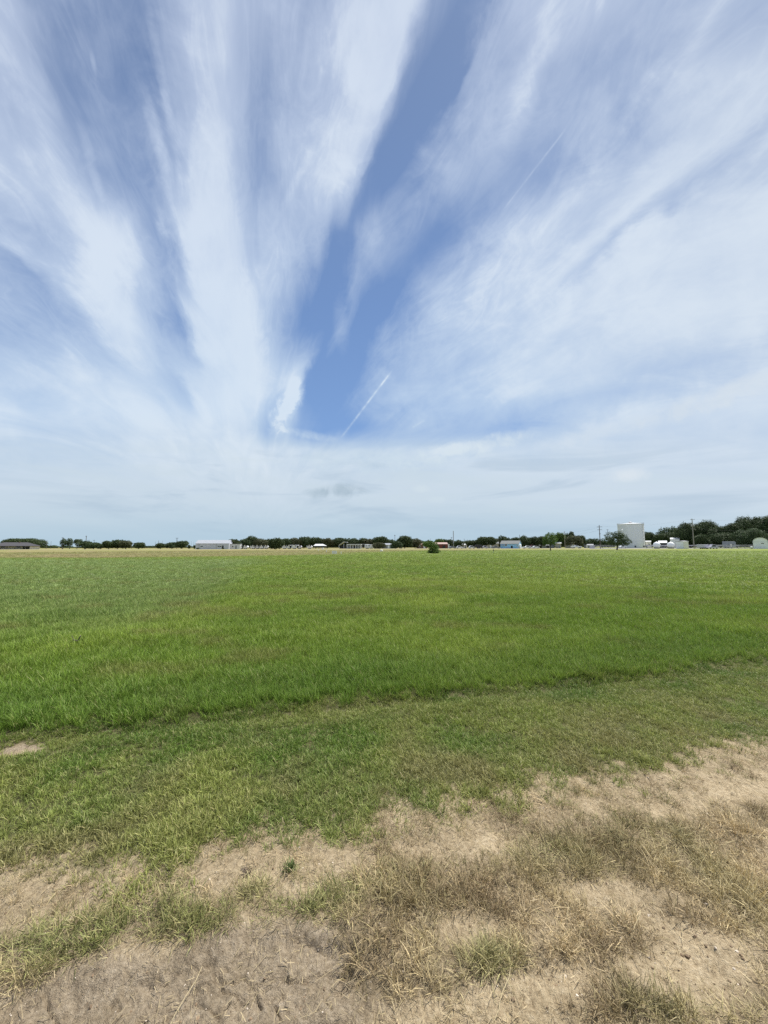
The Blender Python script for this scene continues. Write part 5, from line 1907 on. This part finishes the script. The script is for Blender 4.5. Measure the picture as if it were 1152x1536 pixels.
    cloud = mixc(mth('MULTIPLY', bank, .7), cloud, cc(208, 222, 231))
    bank2 = mth('MULTIPLY', smooth(mth('SUBTRACT', 1.0, low), .5, .68), nearh)
    cloud = mixc(mth('MULTIPLY', bank2, .5), cloud, cc(174, 194, 212))
    # clear sky
    tint = N(nt, 'ShaderNodeMix', data_type='RGBA', blend_type='MULTIPLY')
    tint.inputs['Factor'].default_value = 1
    L(nt, sky.outputs[0], tint.inputs['A'])
    tint.inputs['B'].default_value = (*SKYTINT, 1)
    gr = N(nt, 'ShaderNodeValToRGB')
    els = gr.color_ramp.elements
    stops = [(0.0, cc(165, 195, 222)), (.3, cc(126, 161, 211)), (.6, cc(115, 146, 195)), (1.0, cc(112, 134, 172))]
    while len(els) < len(stops):
        els.new(.5)
    for e, (p_, c) in zip(els, stops):
        e.position = p_
        e.color = (*[q / K for q in c], 1)
    L(nt, Lv, gr.inputs[0])
    gs = N(nt, 'ShaderNodeVectorMath', operation='SCALE')
    L(nt, gr.outputs[0], gs.inputs[0])
    gs.inputs['Scale'].default_value = K
    clear = mixc(.8, tint.outputs['Result'], gs.outputs[0])
    c = mixc(cov, clear, cloud)
    # haze towards the horizon
    hz = mth('SUBTRACT', 1.0, smooth(Lv, .0, .13))
    c = mixc(mth('MULTIPLY', hz, .75), c, cc(176, 202, 220))
    for b, col in ((blob(943, 713, 26, 11, 1.0, 0, .45), cc(222, 231, 239)), (blob(516, 736, 34, 11, .85, 0, .7), cc(164, 184, 199)), (blob(478, 740, 22, 8, .7, 0, .7), cc(168, 188, 203)),
                   (blob(632, 733, 14, 6, .8, 0, .5), cc(211, 225, 234)), (blob(656, 750, 15, 6, .8, 0, .5), cc(208, 223, 233)), (blob(495, 781, 16, 4, .4, 0, .5), cc(200, 220, 233)), (blob(705, 672, 90, 14, .8, 9, .9), cc(216, 229, 238)), (blob(560, 690, 120, 18, .5, 0, .9), cc(210, 226, 236)),
                   (blob(1085, 592, 110, 18, .6, 10, .9), cc(216, 226, 235)), (blob(940, 640, 120, 14, .4, 6, .9), cc(214, 225, 235))):
        c = mixc(b, c, col)
    L(nt, c, bg.inputs['Color'])
    w.cycles.sampling_method = 'MANUAL'
    w.cycles.sample_map_resolution = 512
    sun_d = bpy.data.lights.new('sun', 'SUN')
    sun_d.energy = 4.7
    sun_d.angle = math.radians(0.6)
    sun_d.color = (1.0, .955, .89)
    s = bpy.data.objects.new('sun', sun_d)
    COL.objects.link(s)
    dirv = Vector((math.sin(SUN_AZ) * math.cos(SUN_EL), math.cos(SUN_AZ) * math.cos(SUN_EL), math.sin(SUN_EL)))
    s.rotation_euler = dirv.to_track_quat('Z', 'Y').to_euler()
    s.location = dirv * 50


SKYTINT = (.78, .97, 1.17)
EXPO = 2 ** 0.55
SKYROWS = [
    (0, [(-300, .6), (0, .75), (20, .75), (50, .45), (90, .35), (150, .42), (190, .28), (215, .35), (240, .55), (275, .78), (320, .8), (370, .62), (400, .5), (440, .5), (480, .6), (520, .85), (600, .95), (615, .8),
         (640, .3), (690, .12), (730, .2), (755, .6), (800, .66), (860, .68), (890, .75), (925, .6), (970, .5), (1010, .5), (1050, .62), (1090, .82), (1130, .45), (1300, .7)]),
    (120, [(-300, .6), (0, .7), (40, .75), (62, .65), (80, .38), (110, .3), (150, .4), (190, .22), (205, .25), (228, .52), (275, .66), (310, .8), (345, .72), (380, .42), (410, .38), (435, .48), (480, .62), (520, .86),
           (570, .95), (590, .8), (606, .25), (640, .06), (690, .12), (705, .42), (750, .6), (790, .66), (830, .5), (900, .42), (960, .55), (1000, .78), (1080, .82), (1300, .8)]),
    (240, [(-300, .7), (0, .75), (50, .72), (88, .75), (112, .45), (150, .33), (200, .33), (235, .5), (258, .55), (278, .82), (330, .88), (355, .6), (385, .36), (410, .45), (440, .64), (480, .75), (520, .84),
           (545, .75), (562, .15), (600, .04), (640, .25), (672, .52), (710, .45), (760, .36), (830, .24), (870, .36), (905, .68), (960, .86), (1050, .88), (1093, .6), (1120, .72), (1300, .9)]),
    (360, [(-300, .5), (0, .35), (20, .58), (70, .6), (108, .75), (140, .9), (200, .84), (220, .5), (236, .35), (254, .5), (272, .86), (310, .95), (345, .85), (372, .68), (400, .72), (430, .66), (455, .58), (480, .5),
           (497, .12), (530, .12), (562, .34), (595, .28), (640, .12), (690, .2), (720, .36), (755, .68), (800, .78), (860, .8), (900, .88), (938, .6), (975, .85), (1300, .92)]),
    (480, [(-300, .4), (0, .5), (60, .5), (125, .55), (150, .8), (190, .9), (215, .74), (236, .5), (262, .38), (281, .84), (320, .92), (375, .92), (398, .7), (425, .4), (450, .12), (500, .12), (515, .28), (532, .06),
           (565, .02), (590, .3), (630, .6), (700, .74), (760, .8), (860, .84), (1000, .88), (1152, .82), (1300, .8)]),
    (580, [(-300, .7), (0, .76), (100, .82), (200, .86), (240, .8), (262, .66), (282, .86), (350, .92), (395, .85), (415, .76), (436, .9), (453, .8), (463, .15), (480, .04), (520, .08), (545, .25), (565, .45), (600, .58),
           (650, .62), (720, .76), (800, .82), (880, .78), (940, .66), (1000, .72), (1152, .86), (1300, .85)]),
    (645, [(-300, .8), (0, .84), (200, .88), (350, .9), (385, .8), (400, .45), (418, .62), (434, .6), (448, .25), (470, .14), (510, .12), (545, .3), (600, .5), (660, .5), (740, .48), (780, .7), (900, .86), (1300, .86)]),
    (680, [(-300, .86), (0, .9), (350, .95), (500, .9), (700, .88), (900, .93), (1300, .9)]),
    (760, [(-300, .9), (576, .92), (1300, .9)]),
]

build_ground()
build_grass()
build_trees()
build_buildings()
build_vehicles()
build_street()
build_sky()

sc.view_settings.view_transform = 'Standard'
sc.view_settings.look = 'None'
sc.view_settings.exposure = 0.55
sc.view_settings.gamma = 1.0
sc.view_settings.use_curve_mapping = False
sc.cycles.max_bounces = 6
sc.cycles.diffuse_bounces = 3
sc.cycles.transmission_bounces = 3
sc.cycles.transparent_max_bounces = 4
try:
    sc.cycles.use_denoising = False
except Exception:
    pass
